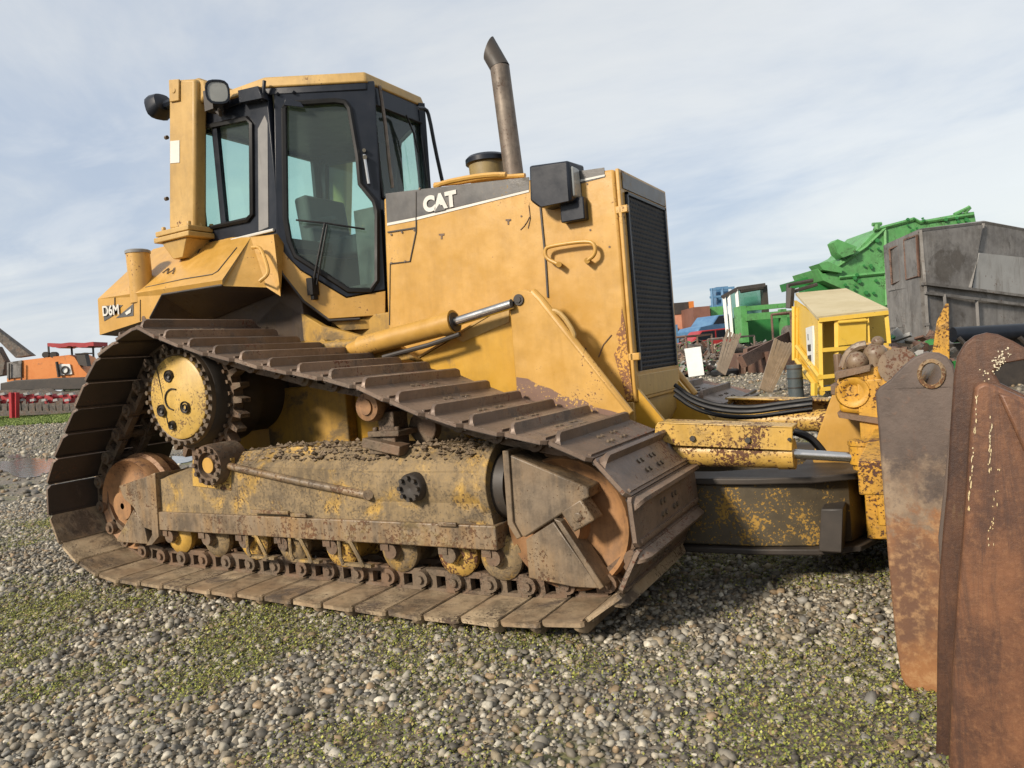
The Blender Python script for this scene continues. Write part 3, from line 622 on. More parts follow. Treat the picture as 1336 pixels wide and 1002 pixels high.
# cab interior
b = MB(); b.bb(-.85, .42, -.28, .28, 1.7, 1.76); b.bb(-.87, -.02, -.6, .6, 2.02, 2.08); b.build('cab_floor', M['dark'], cabo)
b = MB(); b.bb(-.28, .2, -.22, .22, 1.98, 2.12); b.box((-.30, .03, 2.26), (.12, .42, .42), Matrix.Rotation(-.12, 3, 'Y'))
for s in (-1, 1): b.bb(-.2, .1, s * .27, s * .32, 2.20, 2.25)
b.build('operator_seat', M['seat'], cabo, bevel=.03)
b = MB(); b.bb(.22, .42, -.25, .25, 1.76, 2.26); b.bb(-.2, .12, .36, .48, 1.95, 2.2); b.cyl((.12, .42, 2.2), (.14, .42, 2.42), .012, n=8); b.cyl((.14, .42, 2.40), (.14, .42, 2.47), .03, n=10)
b.build('console', M['band'], cabo, bevel=.015)

# ---------------- ROPS post, lamps
for s in (-1, 1):
    b = MB(); 
    lo = [PY(u, v, -.78) for u, v in ((220, 300), (254, 298))]; hi = [PY(u, v, -.78) for u, v in ((220, 104), (254, 102))]
    wv = Vector((0, .10, 0)); y_ = 0
    vs = [lo[0], lo[1], lo[1] + wv, lo[0] + wv, hi[0], hi[1], hi[1] + wv, hi[0] + wv]
    b.add(vs, [(0, 1, 5, 4), (1, 2, 6, 5), (2, 3, 7, 6), (3, 0, 4, 7), (4, 5, 6, 7), (3, 2, 1, 0)])
    if s > 0: b.mirror()
    post = b.build('rops_post', M['yellow_pale'], dz, bevel=.02)
    b = MB(); c = (lo[0] + lo[1]) / 2 + wv / 2
    b.box(c + Vector((0, 0, -.02)), (.34, .26, .035)); b.box(c + Vector((0, 0, -.062)), (.36, .28, .035)); b.plate([[c + Vector((-.13, -.12, -.08)), c + Vector((.13, -.12, -.08)), c + Vector((.05, -.10, -.2)), c + Vector((-.05, -.10, -.2))]], (0, .22, 0))
    b.plate([[c + Vector((.07, -.01, 0)), c + Vector((.15, -.01, 0)), c + Vector((.07, -.01, .2))]], (0, .02, 0))
    for dx in (-.13, .13):
        for dy in (-.09, .09): b.cyl(c + Vector((dx, dy, -.01)), c + Vector((dx, dy, .03)), .016, n=6)
    if s > 0: b.mirror()
    b.build('post_foot', M['yellow_pale'], post, bevel=.006)
    if s < 0:
        b = MB(); b.plate([L([(222, 184), (234, 183), (234, 212), (222, 213)], lambda u, v: PY(u, v, -.784))], (0, .004, 0)); b.build('sticker', M['white'], post)
        b = MB(); b.plate([L([(220, 104), (233, 103), (233, 131), (221, 133)], lambda u, v: PY(u, v, -.795))], (0, .014, 0)); cc = PY(226, 118, -.8); b.cyl(cc, cc + Vector((0, .01, 0)), .018, n=12)
        b.build('post_cap', M['yellow_pale'], post, bevel=.004)
        for (u, v) in ((218.5, 179), (218.5, 259)): b = MB(); c3 = PY(u, v, -.72); b.cyl(c3, c3 + Vector((-.02, 0, 0)), .014, n=8); b.build('post_bolt', M['bolt'], post)
b = MB(); b.bb(-.80, -.62, -.7, .7, 3.10, 3.24); b.plate([L([(252, 101), (266, 105), (270, 122), (262, 135), (252, 130)], lambda u, v: PY(u, v, -.74))], (0, .1, 0)); b.build('rops_beam', M['yellow_pale'], dz, bevel=.02)
def flood(c, ax, up, w, name, lab=None):
    ax = Vector(ax).normalized(); rt = Vector(up).cross(ax).normalized(); up = ax.cross(rt)
    R = Matrix((rt, up, ax)).transposed(); b = MB()
    def ringp(sc, t, k=3.2):
        out = []
        for i in range(20):
            a = 2 * PI * i / 20; ca, sa = math.cos(a), math.sin(a); r = (abs(ca) ** k + abs(sa) ** k) ** (-1 / k)
            out.append(c + R @ Vector((ca * r * sc, sa * r * sc, t)))
        return out
    rings = [ringp(w * .25, -w * 1.1), ringp(w * .7, -w * .95), ringp(w * .98, -w * .2), ringp(w, w * .15), ringp(w * .84, w * .15), ringp(w * .8, w * .06)]
    vs = [p for r in rings for p in r]; fs = [tuple(range(20))]
    for k in range(5):
        for i in range(20): fs.append((k * 20 + i, k * 20 + (i + 1) % 20, (k + 1) * 20 + (i + 1) % 20, (k + 1) * 20 + i))
    b.add(vs, fs); o = b.build(name, M['black'], dz, smooth=50)
    b = MB(); r = ringp(w * .82, w * .08); b.add(r + [c + ax * w * .09], [(i, (i + 1) % 20, 20) for i in range(20)]); b.build('lamp_lens', M['lens'], o); return o
c = PY(284, 120, -.80); fl = flood(c, (.72, -.69, -.12), (0, 0, 1), .074, 'flood_lamp')
b = MB(); b.tube([c + Vector((-.03, .03, -.09)), c + Vector((-.05, .05, -.12)), c + Vector((-.12, .06, -.06))], .014, 8); b.bb(c.x - .16, c.x - .08, -.78, -.70, c.z - .08, c.z + .05); b.build('lamp_bracket', M['dark'], fl)
c = PY(206, 141, -.70); fl = flood(c, (-.9, .15, -.25), (0, 0, 1), .085, 'flood_lamp'); b = MB(); b.tube([c + Vector((.04, 0, 0)), c + Vector((.16, 0, .0))], .03, 8); b.build('lamp_bracket', M['black'], fl)

# ---------------- rear fender and tank
SP0, SPN = Vector((0, -1.0, 1.835)), Vector((0, -.33, .35)).normalized()      # sloping top panel plane
def psl(u, v, o=0): return on(u, v, SP0 + SPN * o, SPN)
A_ = PY(127.5, 390, -1.0); B_ = PY(130, 437, -1.0); C_ = PY(195, 416, -1.0); D_ = PY(211, 385, -1.0); E_ = PY(290, 373, -1.0); E2 = psl(290, 365)
T1 = Vector((-1.62, -.86, 1.965)); T1 = psl(165, 355); T2 = psl(200, 325); T3 = psl(262, 309); G_ = psl(327, 310)
for s in (-1, 1):
    b = MB()
    F1 = PY(348, 375, -.86); F2 = PY(366, 386.5, -.80); F3 = PY(357, 306, -.70)
    cz_ = 2.17
    V_ = [A_, B_, C_, D_, E_, E2, T1, T2, T3, G_, F1, F2, F3]
    V_ += [Vector((T1.x, -.45, T2.z)), Vector((-1.55, -.45, 1.55)), Vector((-.9, -.62, 1.62)), Vector((-.2, -.62, 1.74)), Vector((-.10, -.66, 1.72)), Vector((-.05, -.62, 2.12)), Vector((-.8, -.3, T3.z))]
    fs = [(0, 1, 2, 3), (0, 3, 4, 5), (0, 5, 9, 8, 7, 6), (5, 4, 10, 9), (9, 10, 11, 12), (6, 13, 14, 1, 0), (1, 14, 15, 2), (2, 15, 3), (3, 15, 16, 4), (4, 16, 10), (10, 16, 17, 11),
          (11, 17, 18, 12), (12, 18, 19, 8, 9), (8, 19, 13, 7), (7, 13, 6)]
    b.add(V_, fs); b.m = [1 if k in (6, 7, 8, 9, 10) else 0 for k in range(len(fs))]
    if s > 0: b.mirror()
    fen = b.build('fender', [M['yellow'], M['bay']], dz, smooth=20)
    if s < 0: fender = fen
b = MB(); b.bb(-1.56, -.86, -.62, .62, 1.05, 2.02); b.bb(-1.45, -.86, -.5, .5, 2.0, 2.12); b.build('fuel_tank', M['yellow'], dz, bevel=.02)
b = MB()
b.tube([psl(u, v, .002) for u, v in ((190, 375), (240, 364), (277, 358), (284, 354), (309, 323))], .004, 5)
b.tube([psl(u, v, .002) for u, v in ((258, 330), (265, 318), (275, 315))], .006, 5)
b.tube([PY(u, v, -1.002) for u, v in ((183, 391), (183, 419))], .003, 5); b.tube([PY(u, v, -1.002) for u, v in ((150, 388), (150, 399))], .005, 5)
b.tube([PY(u, v, -1.003) for u, v in ((196, 415), (212, 384.5), (290, 372))], .008, 5); b.build('panel_gap', M['dark'], fender)
c = PY(187, 416, -1.004); b = MB(); b.cyl(c, c + Vector((0, .01, 0)), .02, n=10); 
for (u, v) in ((225, 333), (240, 326), (219, 352), (227, 350)): p = psl(u, v, .004); b.cyl(p, p - SPN * .01, .01, n=6)
b.tube([psl(u, v, .006) for u, v in ((212, 356), (220, 350), (218, 357), (228, 351), (225, 357))], .004, 5)
b.build('rust_mark', M['chain'], fender)
b = MB(); b.plate([L([(133, 399), (160, 398), (146, 413), (136, 419)], lambda u, v: PY(u, v, -1.003))], (0, .004, 0)); b.plate([L([(174, 396), (174, 412), (151, 415)], lambda u, v: PY(u, v, -1.003))], (0, .004, 0))
b.build('decal_band', M['band'], fender)
text('model_letters', 'D6M', .095, PY(144.5, 405.5, -1.010), PY(160, 404, -1.0) - PY(130, 407.5, -1.0), (0, 0, 1), M['white'], fender, .002, .002)
b = MB(); b.plate([L([(163, 408), (171, 402), (170, 408), (165, 411)], lambda u, v: PY(u, v, -1.008))], (0, .004, 0)); b.build('decal_line', M['white'], fender)
fF1, fF3 = PY(348, 375, -.86), PY(357, 306, -.70); fN = (fF1 - G_).cross(fF3 - G_)
def F(u, v): p = on(u, v, G_, fN); return p + (CAM - p).normalized() * .06
b = MB(); b.tube(L([(329, 323), (338, 322), (343, 330), (350, 352), (349, 359), (339, 367)], F), .012, 8, 1); b.build('grab_handle', M['yellow'], fender)
b = MB(); c = psl(184, 372); b.cyl((c.x, c.y, c.z - .12), (c.x, c.y, PY(184, 329, c.y).z), .075, n=28); cap = b.build('filler_neck', M['yellow'], fender)
b = MB(); z = PY(184, 329, c.y).z; b.lathe((c.x, c.y, z - .005), (0, 0, 1), [(0, .001), (0, .08), (.018, .08), (.024, .07), (.026, .001)], 28); b.build('filler_cap', M['greyp'], cap)

# ---------------- lift cylinder, its support, front frame
for s in (-1, 1):
    fn = lambda u, v: PY(u, v, -.60)
    b = MB(); p0, p1, p2 = PY(472, 452, -.66), PY(590, 421, -.66), PY(668, 396.5, -.66)
    b.cyl(p0, p1, .062, n=28); b.cyl(p1 - (p1 - p0).normalized() * .05, p1 + (p1 - p0).normalized() * .015, .070, n=28); b.cyl(p0 - (p1 - p0).normalized() * .1, p0, .035, .05, n=16)
    if s > 0: b.mirror()
    lc = b.build('lift_cylinder', M['yellow'], dz)
    b = MB(); b.cyl(p1, p1 + (p1 - p0).normalized() * .022, .055, n=20)
    pL = p0 - Vector((0, -.0, .085)); b.tube([PY(500, 466, -.68), PY(560, 450, -.68), PY(600, 436, -.68)], .014, 8); b.build('gland', M['dark'], lc) if s < 0 else b.mirror().build('gland', M['dark'], lc)
    b = MB(); b.cyl(p1, p2, .027, n=20)
    if s > 0: b.mirror()
    b.build('piston_rod', M['chrome'], lc)
    b = MB(); b.plate([L([(664, 388), (668, 380), (678, 377), (690, 379), (700, 390), (822, 541), (770, 560), (676, 545)], lambda u, v: PY(u, v, -.63))], (0, .05, 0))
    b.tube([PY(u, v, -.60) for u, v in ((694, 381), (705, 392), (822, 541))], .028, 8)
    b.plate([L([(664, 388), (668, 380), (678, 377), (690, 379), (700, 390), (700, 440), (670, 440)], lambda u, v: PY(u, v, -.71))], (0, .05, 0)) if False else None
    if s > 0: b.mirror()
    sup = b.build('cylinder_support', M['yellow'], dz, bevel=.006)
    if s < 0:
        b = MB(); b.plate([L([(673.5, 492), (688, 494), (702, 502), (718, 507), (735, 517), (760, 521), (775, 531), (797, 536), (812, 541), (770, 559), (676, 544)], lambda u, v: PY(u, v, -.634))], (0, .003, 0))
        b.build('scraped_patch', worn('scraped_primer', (.15, .085, .06), (.19, .11, .075), chip=.8, rust=(.55, .33, .08), rough=.55), sup)
        b = MB(); c = PY(676, 391, -.64); b.cyl(c, c + Vector((0, .03, 0)), .03, n=20); b.cyl(c + Vector((0, -.006, 0)), c, .018, n=6); b.build('pin', M['dark'], sup)
        b = MB(); b.tube([PY(u, v, -.60) for u, v in ((713, 409), (722, 404), (734, 411), (749, 434), (749, 443), (740, 448))], .013, 8, 1); b.build('grab_handle', M['yellow_pale'], sup)
b = MB(); b.plate([L([(592, 440), (664, 397), (664, 420), (604, 446)], lambda u, v: PY(u, v, -.555))], (0, .02, 0)); b.plate([[Vector((.83, -.56, 1.218)), Vector((1.5, -.56, 1.478)), Vector((1.5, -.40, 1.485)), Vector((.83, -.40, 1.225))]], (0, 0, .012)); b.build('ledge', M['yellow_pale'], hull)
# push frame: arms, cross box, angle cylinders, mast
arm = MB()
for s in (-1, 1):
    outer = [(.9, -.60), (2.2, -.60), (2.75, -.585), (3.0, -.53), (3.16, -.42), (3.22, -.25), (3.22, 0)]
    inner = [(3.0, 0), (3.0, -.22), (2.9, -.34), (2.6, -.44), (2.2, -.46), (.9, -.46)]
    lp = [Vector((x, y * -s if s > 0 else y, .20)) for x, y in outer + inner]
    if s > 0: lp = [Vector((x, -y, .20)) for x, y in outer + inner]
    arm.plate([lp], (0, 0, .30))
pf = arm.build('push_arm', worn('oily_yellow_steel', (.06, .048, .032), (.10, .08, .05), chip=.85, rust=(.34, .20, .04), mud=.25, mudcol=(.06, .05, .035), rough=.4, bump=.3), dz, bevel=.012, smooth=30)
b = MB()
for s in (-1, 1):
    outer = [(2.0, -.63), (2.45, -.63), (2.75, -.62), (3.03, -.57), (3.20, -.47), (3.27, -.27), (3.27, 0)]
    inner = [(2.93, 0), (2.93, -.20), (2.8, -.32), (2.55, -.42), (2.0, -.44)]
    b.plate([[Vector((x, y * (1 if s < 0 else -1), .502)) for x, y in outer + inner]], (0, 0, .03))
    b.plate([[Vector((x, y * (1 if s < 0 else -1), .17)) for x, y in outer + inner]], (0, 0, .028))
b.build('arm_flange', M['dark'], pf, bevel=.008, smooth=30)
b = MB(); b.plate([L([(1071, 664), (1100, 664), (1098, 722), (1068, 720)], lambda u, v: PY(u, v, -.60))], (0, .16, 0)); b.build('arm_lug', M['dark'], pf, bevel=.006)
for s in (-1, 1):
    S = lambda b: b if s < 0 else b.mirror()
    y0 = -.66
    b = MB(); a = Vector((2.15, y0, .675)); e = PY(1034, 592, y0); b.cyl(a, e, .066, n=28); b.cyl(e - Vector((.06, 0, 0)), e + Vector((.01, 0, 0)), .07, n=28)
    ac = S(b).build('angle_cylinder', M['yellow_chipped'], dz)
    b = MB(); sh = L([(855, 556), (858, 551), (1034, 557), (1034, 588), (880, 581), (853, 572)], lambda u, v: PY(u, v, y0 - .085)); b.plate([sh], (0, .012, 0))
    top = [sh[1], sh[2], sh[2] + Vector((0, .15, 0)), sh[1] + Vector((0, .15, 0))]; b.plate([top], (0, 0, -.01)); S(b).build('cylinder_shield', M['yellow_chipped'], ac, bevel=.004)
    b = MB()
    for (u, v) in ((904, 572), (976, 574), (1030, 573)):
        c = PY(u, v, y0 - .087); b.cyl(c, c + Vector((0, -.012, 0)), .014 if u < 1000 else .008, n=6)
    S(b).build('shield_bolt', M['dark'], ac)
    b = MB(); e2 = PY(1120, 597, -.63); b.cyl(e, e2, .022, n=18); S(b).build('piston_rod', M['chrome'], ac)
    b = MB(); c = PY(1128, 590, -.62); b.cyl(c - Vector((0, 0, .05)), c + Vector((0, 0, .03)), .062, n=20); b.cyl(c + Vector((0, 0, .032)), c + Vector((0, 0, .055)), .066, n=20)
    b.cyl(c - Vector((0, 0, .075)), c - Vector((0, 0, .052)), .05, n=16); b.bb(c.x, c.x + .32, c.y - .03, c.y + .2, c.z + .01, c.z + .03); b.bb(c.x, c.x + .32, c.y - .03, c.y + .2, c.z - .06, c.z - .04)
    S(b).build('rod_eye', M['yellow_rusty'], ac, bevel=.003)
b = MB()
for s in (-1, 1):
    pl = L([(1060, 600), (1066, 570), (1080, 530), (1095, 490), (1108, 462), (1130, 447), (1160, 455), (1165, 640), (1075, 640)], lambda u, v: PY(u, v, -.16))
    b.plate([pl if s < 0 else [p + Vector((0, .27, 0)) for p in pl]], (0, .05, 0))
mast = b.build('mast', M['yellow'], dz, bevel=.006)
b = MB(); b.plate([L([(1093, 487), (1150, 478), (1152, 546), (1095, 538)], lambda u, v: PY(u, v, -.34))], (0, .2, 0)); c = PY(1113, 512, -.345)
kb = b.build('knuckle_block', M['yellow_rusty'], mast, bevel=.02)
b = MB(); b.lathe(c, (0, 1, 0), [(.03, .001), (.0, .04), (-.012, .055), (-.012, .07), (.01, .08), (.02, .08)], 24); b.build('knuckle_boss', M['yellow_rusty'], kb)
b = MB(); b.plate([L([(1088, 486), (1136, 476), (1136, 484), (1090, 495)], lambda u, v: PY(u, v, -.37))], (0, .24, 0)); b.build('knuckle_plate', M['chain'], kb, bevel=.004); b = MB(); b.plate([L([(1092, 538), (1150, 546), (1150, 554), (1094, 545)], lambda u, v: PY(u, v, -.37))], (0, .24, 0)); b.build('knuckle_plate', M['chain'], kb, bevel=.004)
def ball(b, c, r, n=16, m_=9):
    prof = [(-r * math.cos(PI * k / m_), r * math.sin(PI * k / m_)) for k in range(m_ + 1)]; b.lathe(c, (0, 0, 1), prof, n)
b = MB(); ball(b, PY(1118, 472, -.25), .05); ball(b, PY(1142, 462, -.2), .055); ball(b, PY(1145, 446, -.2), .028); b.cyl(PY(1142, 478, -.2), PY(1142, 462, -.2), .055, n=16)
b.tube([PY(u, v, -.2) for u, v in ((1100, 480), (1106, 462), (1118, 452), (1130, 450))], .022, 8, 1)
b.cyl(PY(1172, 478, -.35), PY(1172, 478, -.1), .085, n=20); b.cyl(PY(1172, 478, -.36), PY(1172, 478, -.1), .055, n=20)
b.build('hose_fitting', worn('dirty_fitting', (.24, .17, .10), (.14, .10, .075), chip=.9, rough=.45, grime=.4), kb)
b = MB(); b.bb(3.1, 3.34, -.30, .30, .88, .93)
for k in range(5): b.cyl((3.12 + .05 * k, -.1 + .05 * (k % 2), .93), (3.12 + .05 * k, -.1 + .05 * (k % 2), 1.07), .02, n=8)
b.build('valve_stack', M['chain'], kb, bevel=.004)
# hydraulic hoses
b = MB()
for dy, dv in ((-.2, 0), (-.12, 7), (-.02, -6)):
    b.tube([PY(u, v + dv, dy) for u, v in ((880, 508), (905, 526), (940, 536), (980, 538), (1020, 532), (1060, 527))], .0125, 8, 2)
b.tube([PY(u, v, -.5) for u, v in ((1036, 563), (1056, 570), (1068, 582), (1078, 596))], .018, 8, 2)
b.build('hydraulic_hose', M['rubber'], dz)
for s in (-1, 1): b = MB(); b.plate([[Vector((2.05, s * .38, .62)), Vector((2.05, s * .38, .98)), Vector((2.15, s * .38, .98)), Vector((2.42, s * .38, .62))]], (0, -s * .03, 0)); b.build('nose_gusset', M['yellow_deep'], hood)

# ---------------- blade
b = MB()     # curved moldboard between the end plates
prof = [(3.62, .0), (3.52, .1), (3.46, .3), (3.45, .55), (3.49, .8), (3.58, 1.0), (3.60, 1.0), (3.52, .8), (3.48, .55), (3.49, .3), (3.55, .1), (3.66, .0)]
def bl(x, y, z): return Vector((x + (y + 1.5) * -.03, y, z))
A2 = [bl(x, -1.47, z) for x, z in prof]; B2 = [bl(x, 1.5, z) for x, z in prof]; n = len(prof)
b.add(A2 + B2, [(i, (i + 1) % n, n + (i + 1) % n, n + i) for i in range(n)] + [tuple(range(n)), tuple(range(n, 2 * n))])
blade = b.build('blade', M['blade'], dz, smooth=50)
b = MB(); b.bb(3.28, 3.47, -.5, .5, .3, .5); b.bb(3.28, 3.47, -1.3, 1.3, .60, .72); 
for y in (-.35, -.1, .12, .35): b.bb(3.22, 3.47, y, y + .04, .2, .95)
b.build('blade_rib', M['yellow_rusty'], blade, bevel=.006)
fA = lambda u, v: on(u, v, (3.42, -1.5, 0), (-.12, -1, 0))
hole = [(1215.5 + 16 * math.cos(-a * PI / 10), 488 + 17 * math.sin(-a * PI / 10)) for a in range(20)]
ou = [(1142, 513), (1147, 506), (1160.6, 496.6), (1178, 478), (1192.5, 466), (1208, 459.5), (1225, 460.5), (1236, 466), (1244, 476), (1247, 488), (1246, 505), (1243, 560), (1262, 700), (1262, 915),
      (1223, 915), (1208, 909), (1190, 901), (1181, 894), (1176, 884), (1172, 857), (1167, 819.5), (1158, 720), (1150.7, 619.5), (1146, 560)]
b = MB(); b.plate([L(ou, fA), L(hole, fA)], (0, .045, 0)); ep = b.build('end_plate', M['blade_end'], blade, bevel=.006, label='steel end plate with round lifting hole, rusty orange low down')
b = MB(); P = [fA(*h) + Vector((0, -.001, 0)) for h in hole]; b.tube(P + [P[0]], .007, 6); b.build('hole_rim', M['grey_steel'], ep)
b = MB(); b.plate([L([(1239, 560), (1243, 560), (1230, 735), (1226, 735), (1224, 700), (1231, 640)], lambda u, v: fA(u, v) + Vector((0, -.02, 0)))], (0, .03, 0)); b.build('weld_rib', M['blade'], ep, bevel=.008)
# folded wing section of the blade nearest the camera
fW = lambda u, v: on(u, v, (3.5, -1.90, 0), (-.10, -1, 0))
wo = [(1219.5, 1030), (1222, 960), (1223, 850), (1225, 770), (1231, 690), (1236, 640), (1240, 560), (1245, 490), (1249, 465), (1259, 448), (1272, 438), (1288, 434), (1302, 436), (1322, 445), (1345, 458), (1400, 492), (1480, 540), (1480, 1030)]
op = [(1297, 485), (1312, 474), (1335, 470), (1370, 482), (1420, 520), (1400, 545), (1330, 512), (1305, 500)]
b = MB(); b.plate([L(wo, fW), L(op, fW)], (0, .04, 0)); wing = b.build('wing', M['wing_dark'], blade, bevel=.008, label='deep brown rusted blade wing with flaking yellow paint')
b = MB(); fV = lambda u, v: on(u, v, (3.5, -1.99, 0), (-.05, -1, 0))
po = [(1272, 505), (1284, 499), (1298, 503), (1320, 513), (1350, 526), (1400, 560), (1480, 620), (1480, 1045), (1237, 1045), (1240, 960), (1243, 880), (1250, 780), (1257, 700), (1262, 630), (1266, 560)]
b.plate([L(po, fV)], (0, .085, 0)); b.build('wing_panel', M['wing'], wing, bevel=.012)
b = MB(); b.plate([L([(1301, 512), (1336, 590), (1420, 700), (1440, 700), (1350, 540), (1318, 516)], lambda u, v: fV(u, v) + Vector((0, -.03, 0)))], (0, .035, 0)); b.build('wing_fold', M['wing'], wing, bevel=.006)
# paint flakes left on the wing
b = MB(); rnd = random.Random(5)
for k in range(120):
    if k < 36: u = 1262 + (k % 3) + rnd.uniform(-2, 2) + (0 if k > 12 else 6); v = rnd.uniform(515, 665); u = 1275 - (v - 505) * .075 + rnd.uniform(-1.5, 1.5); hh = rnd.uniform(2, 9)
    elif k < 60: v = rnd.uniform(540, 612); u = 1293 - (v - 540) * .03 + rnd.uniform(-2, 2); hh = rnd.uniform(2, 8)
    elif k < 78: v = rnd.uniform(610, 710); u = 1303 - (v - 610) * .1 + rnd.uniform(-6, 3); hh = rnd.uniform(1, 6)
    else: continue
    w_ = rnd.uniform(.5, 1.4); b.plate([L([(u, v), (u + w_, v + hh * .3), (u + w_ * .4, v + hh), (u - w_ * .6, v + hh * .6)], lambda a, c_: fV(a, c_) + Vector((0, -.002, 0)))], (0, .002, 0))
for k in range(60):
    u = 1304 + rnd.gauss(0, 9); v = 468 + rnd.gauss(0, 8) + (1304 - u) * .8; w_ = rnd.uniform(.5, 2.4); hh = rnd.uniform(1, 3)
    b.plate([L([(u, v), (u + w_, v + hh * .3), (u + w_ * .4, v + hh), (u - w_ * .6, v + hh * .6)], lambda a, c_: fW(a, c_) + Vector((0, -.002, 0)))], (0, .002, 0))
b.build('paint_flake', worn('flaking_paint', (.55, .42, .2), (.6, .55, .42), chip=.3, rough=.6), wing)
b = MB(); b.plate([L([(1215, 470), (1222, 420), (1234, 396), (1238, 396), (1239, 470)], lambda u, v: PY(u, v, 1.2))], (0, .04, 0)); b.build('far_fin', M['yellow_rusty'], blade, bevel=.004)

# ================================================================== GROUND
def vnoise(x, y, s, seed=0):
    x = np.asarray(x) * s + seed * 17.3; y = np.asarray(y) * s + seed * 9.1
    xi = np.floor(x).astype(int); yi = np.floor(y).astype(int); xf = x - xi; yf = y - yi
    def h(a, b): return ((np.sin(a * 127.1 + b * 311.7 + seed) * 43758.5453) % 1.0)
    u = xf * xf * (3 - 2 * xf); v = yf * yf * (3 - 2 * yf)
    return (h(xi, yi) * (1 - u) + h(xi + 1, yi) * u) * (1 - v) + (h(xi, yi + 1) * (1 - u) + h(xi + 1, yi + 1) * u) * v
MOSS = [PZ(u, v) for u, v in ((235, 795), (160, 800), (40, 800), (60, 850), (580, 915), (560, 940), (800, 930), (900, 880), (1080, 905), (1150, 945), (1010, 950), (1180, 1000), (780, 880), (350, 800), (20, 760), (110, 820), (180, 840), (10, 900), (90, 880), (260, 830), (420, 830), (520, 850), (650, 870), (700, 960), (860, 960), (950, 900), (480, 960), (300, 880), (1000, 870), (1100, 970))]
def mossf(x, y):
    n = .5 * vnoise(x, y, 1.6, 3) + .3 * vnoise(x, y, 4.5, 5) + .2 * vnoise(x, y, 11, 7)
    g = np.zeros_like(x)
    for p in MOSS:
        g = np.maximum(g, np.exp(-((x - p.x) ** 2 + (y - p.y) ** 2) / (2 * .22 ** 2)))
    return n + .24 * g
def ground_mat():
    s = NT('gravel_ground'); tc = s.tc
    v1 = s.n.new('ShaderNodeTexVoronoi'); v1.inputs['Scale'].default_value = 34; s.l.new(tc, v1.inputs['Vector'])
    v2 = s.n.new('ShaderNodeTexVoronoi'); v2.inputs['Scale'].default_value = 13; s.l.new(tc, v2.inputs['Vector'])
    sp = s.n.new('ShaderNodeSeparateColor'); s.l.new(v1.outputs['Color'], sp.inputs[0])
    n1 = s.noise(.5, 6, .6); n2 = s.noise(2.2, 6, .65); n3 = s.noise(60, 3)
    stone = s.mix(sp.outputs[0], (.085, .078, .068), (.33, .31, .275)); stone = s.mix(s.step(sp.outputs[1], .75, .95), stone, (.24, .16, .10))
    edge = s.step(v1.outputs['Distance'], .0, .45)
    soil = s.mix(n2, (.10, .08, .055), (.16, .13, .09))
    c = s.mix(s.math('MULTIPLY', edge, .6), stone, soil)
    sx = s.n.new('ShaderNodeVectorMath'); sx.operation = 'DISTANCE'; s.l.new(tc, sx.inputs[0]); sx.inputs[1].default_value = (3.5, -4.2, 0)
    nearf = s.step(sx.outputs['Value'], 6, 16)
    c = s.mix(s.math('SUBTRACT', 1, nearf), c, s.mix(s.math('MULTIPLY', edge, .5), s.mix(.5, stone, soil), soil))
    wet = s.step(n1, .52, .66); c = s.mix(s.math('MULTIPLY', wet, .45), c, (.07, .062, .052))
    mo = s.math('MULTIPLY', s.step(s.noise(1.3, 7, .7), .48, .62), .6); c = s.mix(mo, c, (.12, .13, .035))
    s.set('Base Color', c); s.set('Roughness', s.math('SUBTRACT', .9, s.math('MULTIPLY', wet, .35)))
    s.bump(s.math('SUBTRACT', s.math('MULTIPLY', n3, .3), s.math('ADD', v1.outputs['Distance'], s.math('MULTIPLY', v2.outputs['Distance'], .7))), .7, .02)
    return s.mat
N_ = 60; b = MB()
b.add([(-900, -900, 0), (900, -900, 0), (900, 900, 0), (-900, 900, 0)], [(0, 1, 2, 3)])
b.build('ground', ground_mat(), kind='structure')

# loose stones: one object, real small rocks with their own colours
ico = bmesh.new(); bmesh.ops.create_icosphere(ico, subdivisions=2, radius=1); IV2 = np.array([v.co[:] for v in ico.verts]); IF2 = np.array([[v.index for v in f.verts] for f in ico.faces]); ico.free()
ico = bmesh.new(); bmesh.ops.create_icosphere(ico, subdivisions=1, radius=1); IV1 = np.array([v.co[:] for v in ico.verts]); IF1 = np.array([[v.index for v in f.verts] for f in ico.faces]); ico.free()
RT = np.array([[ROT[i][j] for j in range(3)] for i in range(3)])
def wedge(n, d0, d1, u0=-350, u1=1700):
    """random ground points between two distances from the camera, within and beside the view"""
    t = rng.random(n); d = np.sqrt(d0 * d0 + (d1 * d1 - d0 * d0) * t)
    a = np.arctan((rng.random(n) * (u1 - u0) + u0 - 668) / FPX)
    fx_, fy_ = FH.x, FH.y
    dx = fx_ * np.cos(a) + fy_ * np.sin(a); dy = fy_ * np.cos(a) - fx_ * np.sin(a)
    return CAM.x + dx * d, CAM.y + dy * d, d
PAL = np.array([(.33, .31, .27), (.21, .195, .17), (.13, .12, .105), (.42, .39, .33), (.26, .22, .165), (.29, .21, .13), (.17, .15, .12), (.52, .49, .43), (.23, .225, .215), (.10, .092, .08), (.33, .275, .195), (.24, .215, .175), (.37, .34, .28)])
def inside(px_, py_, poly):
    r = np.zeros(px_.shape, bool); n = len(poly)
    for i in range(n):
        x1, y1 = poly[i]; x2, y2 = poly[(i + 1) % n]
        c_ = ((y1 > py_) != (y2 > py_)) & (px_ < (x2 - x1) * (py_ - y1) / ((y2 - y1) or 1e-9) + x1); r ^= c_
    return r
PUD = [[(-90, 603), (-20, 600), (10, 602), (30, 597), (62, 597), (95, 602), (70, 613), (50, 622), (20, 624), (8, 613), (-60, 618)], [(5, 597), (20, 591), (45, 592), (30, 598)], [(150, 607), (215, 597), (262, 590), (262, 600), (190, 612), (150, 616)], [(60, 636), (88, 630), (100, 640), (72, 648)]]
PUDW = [[(PZ(u, v, .02).x, PZ(u, v, .02).y) for u, v in pl] for pl in PUD]
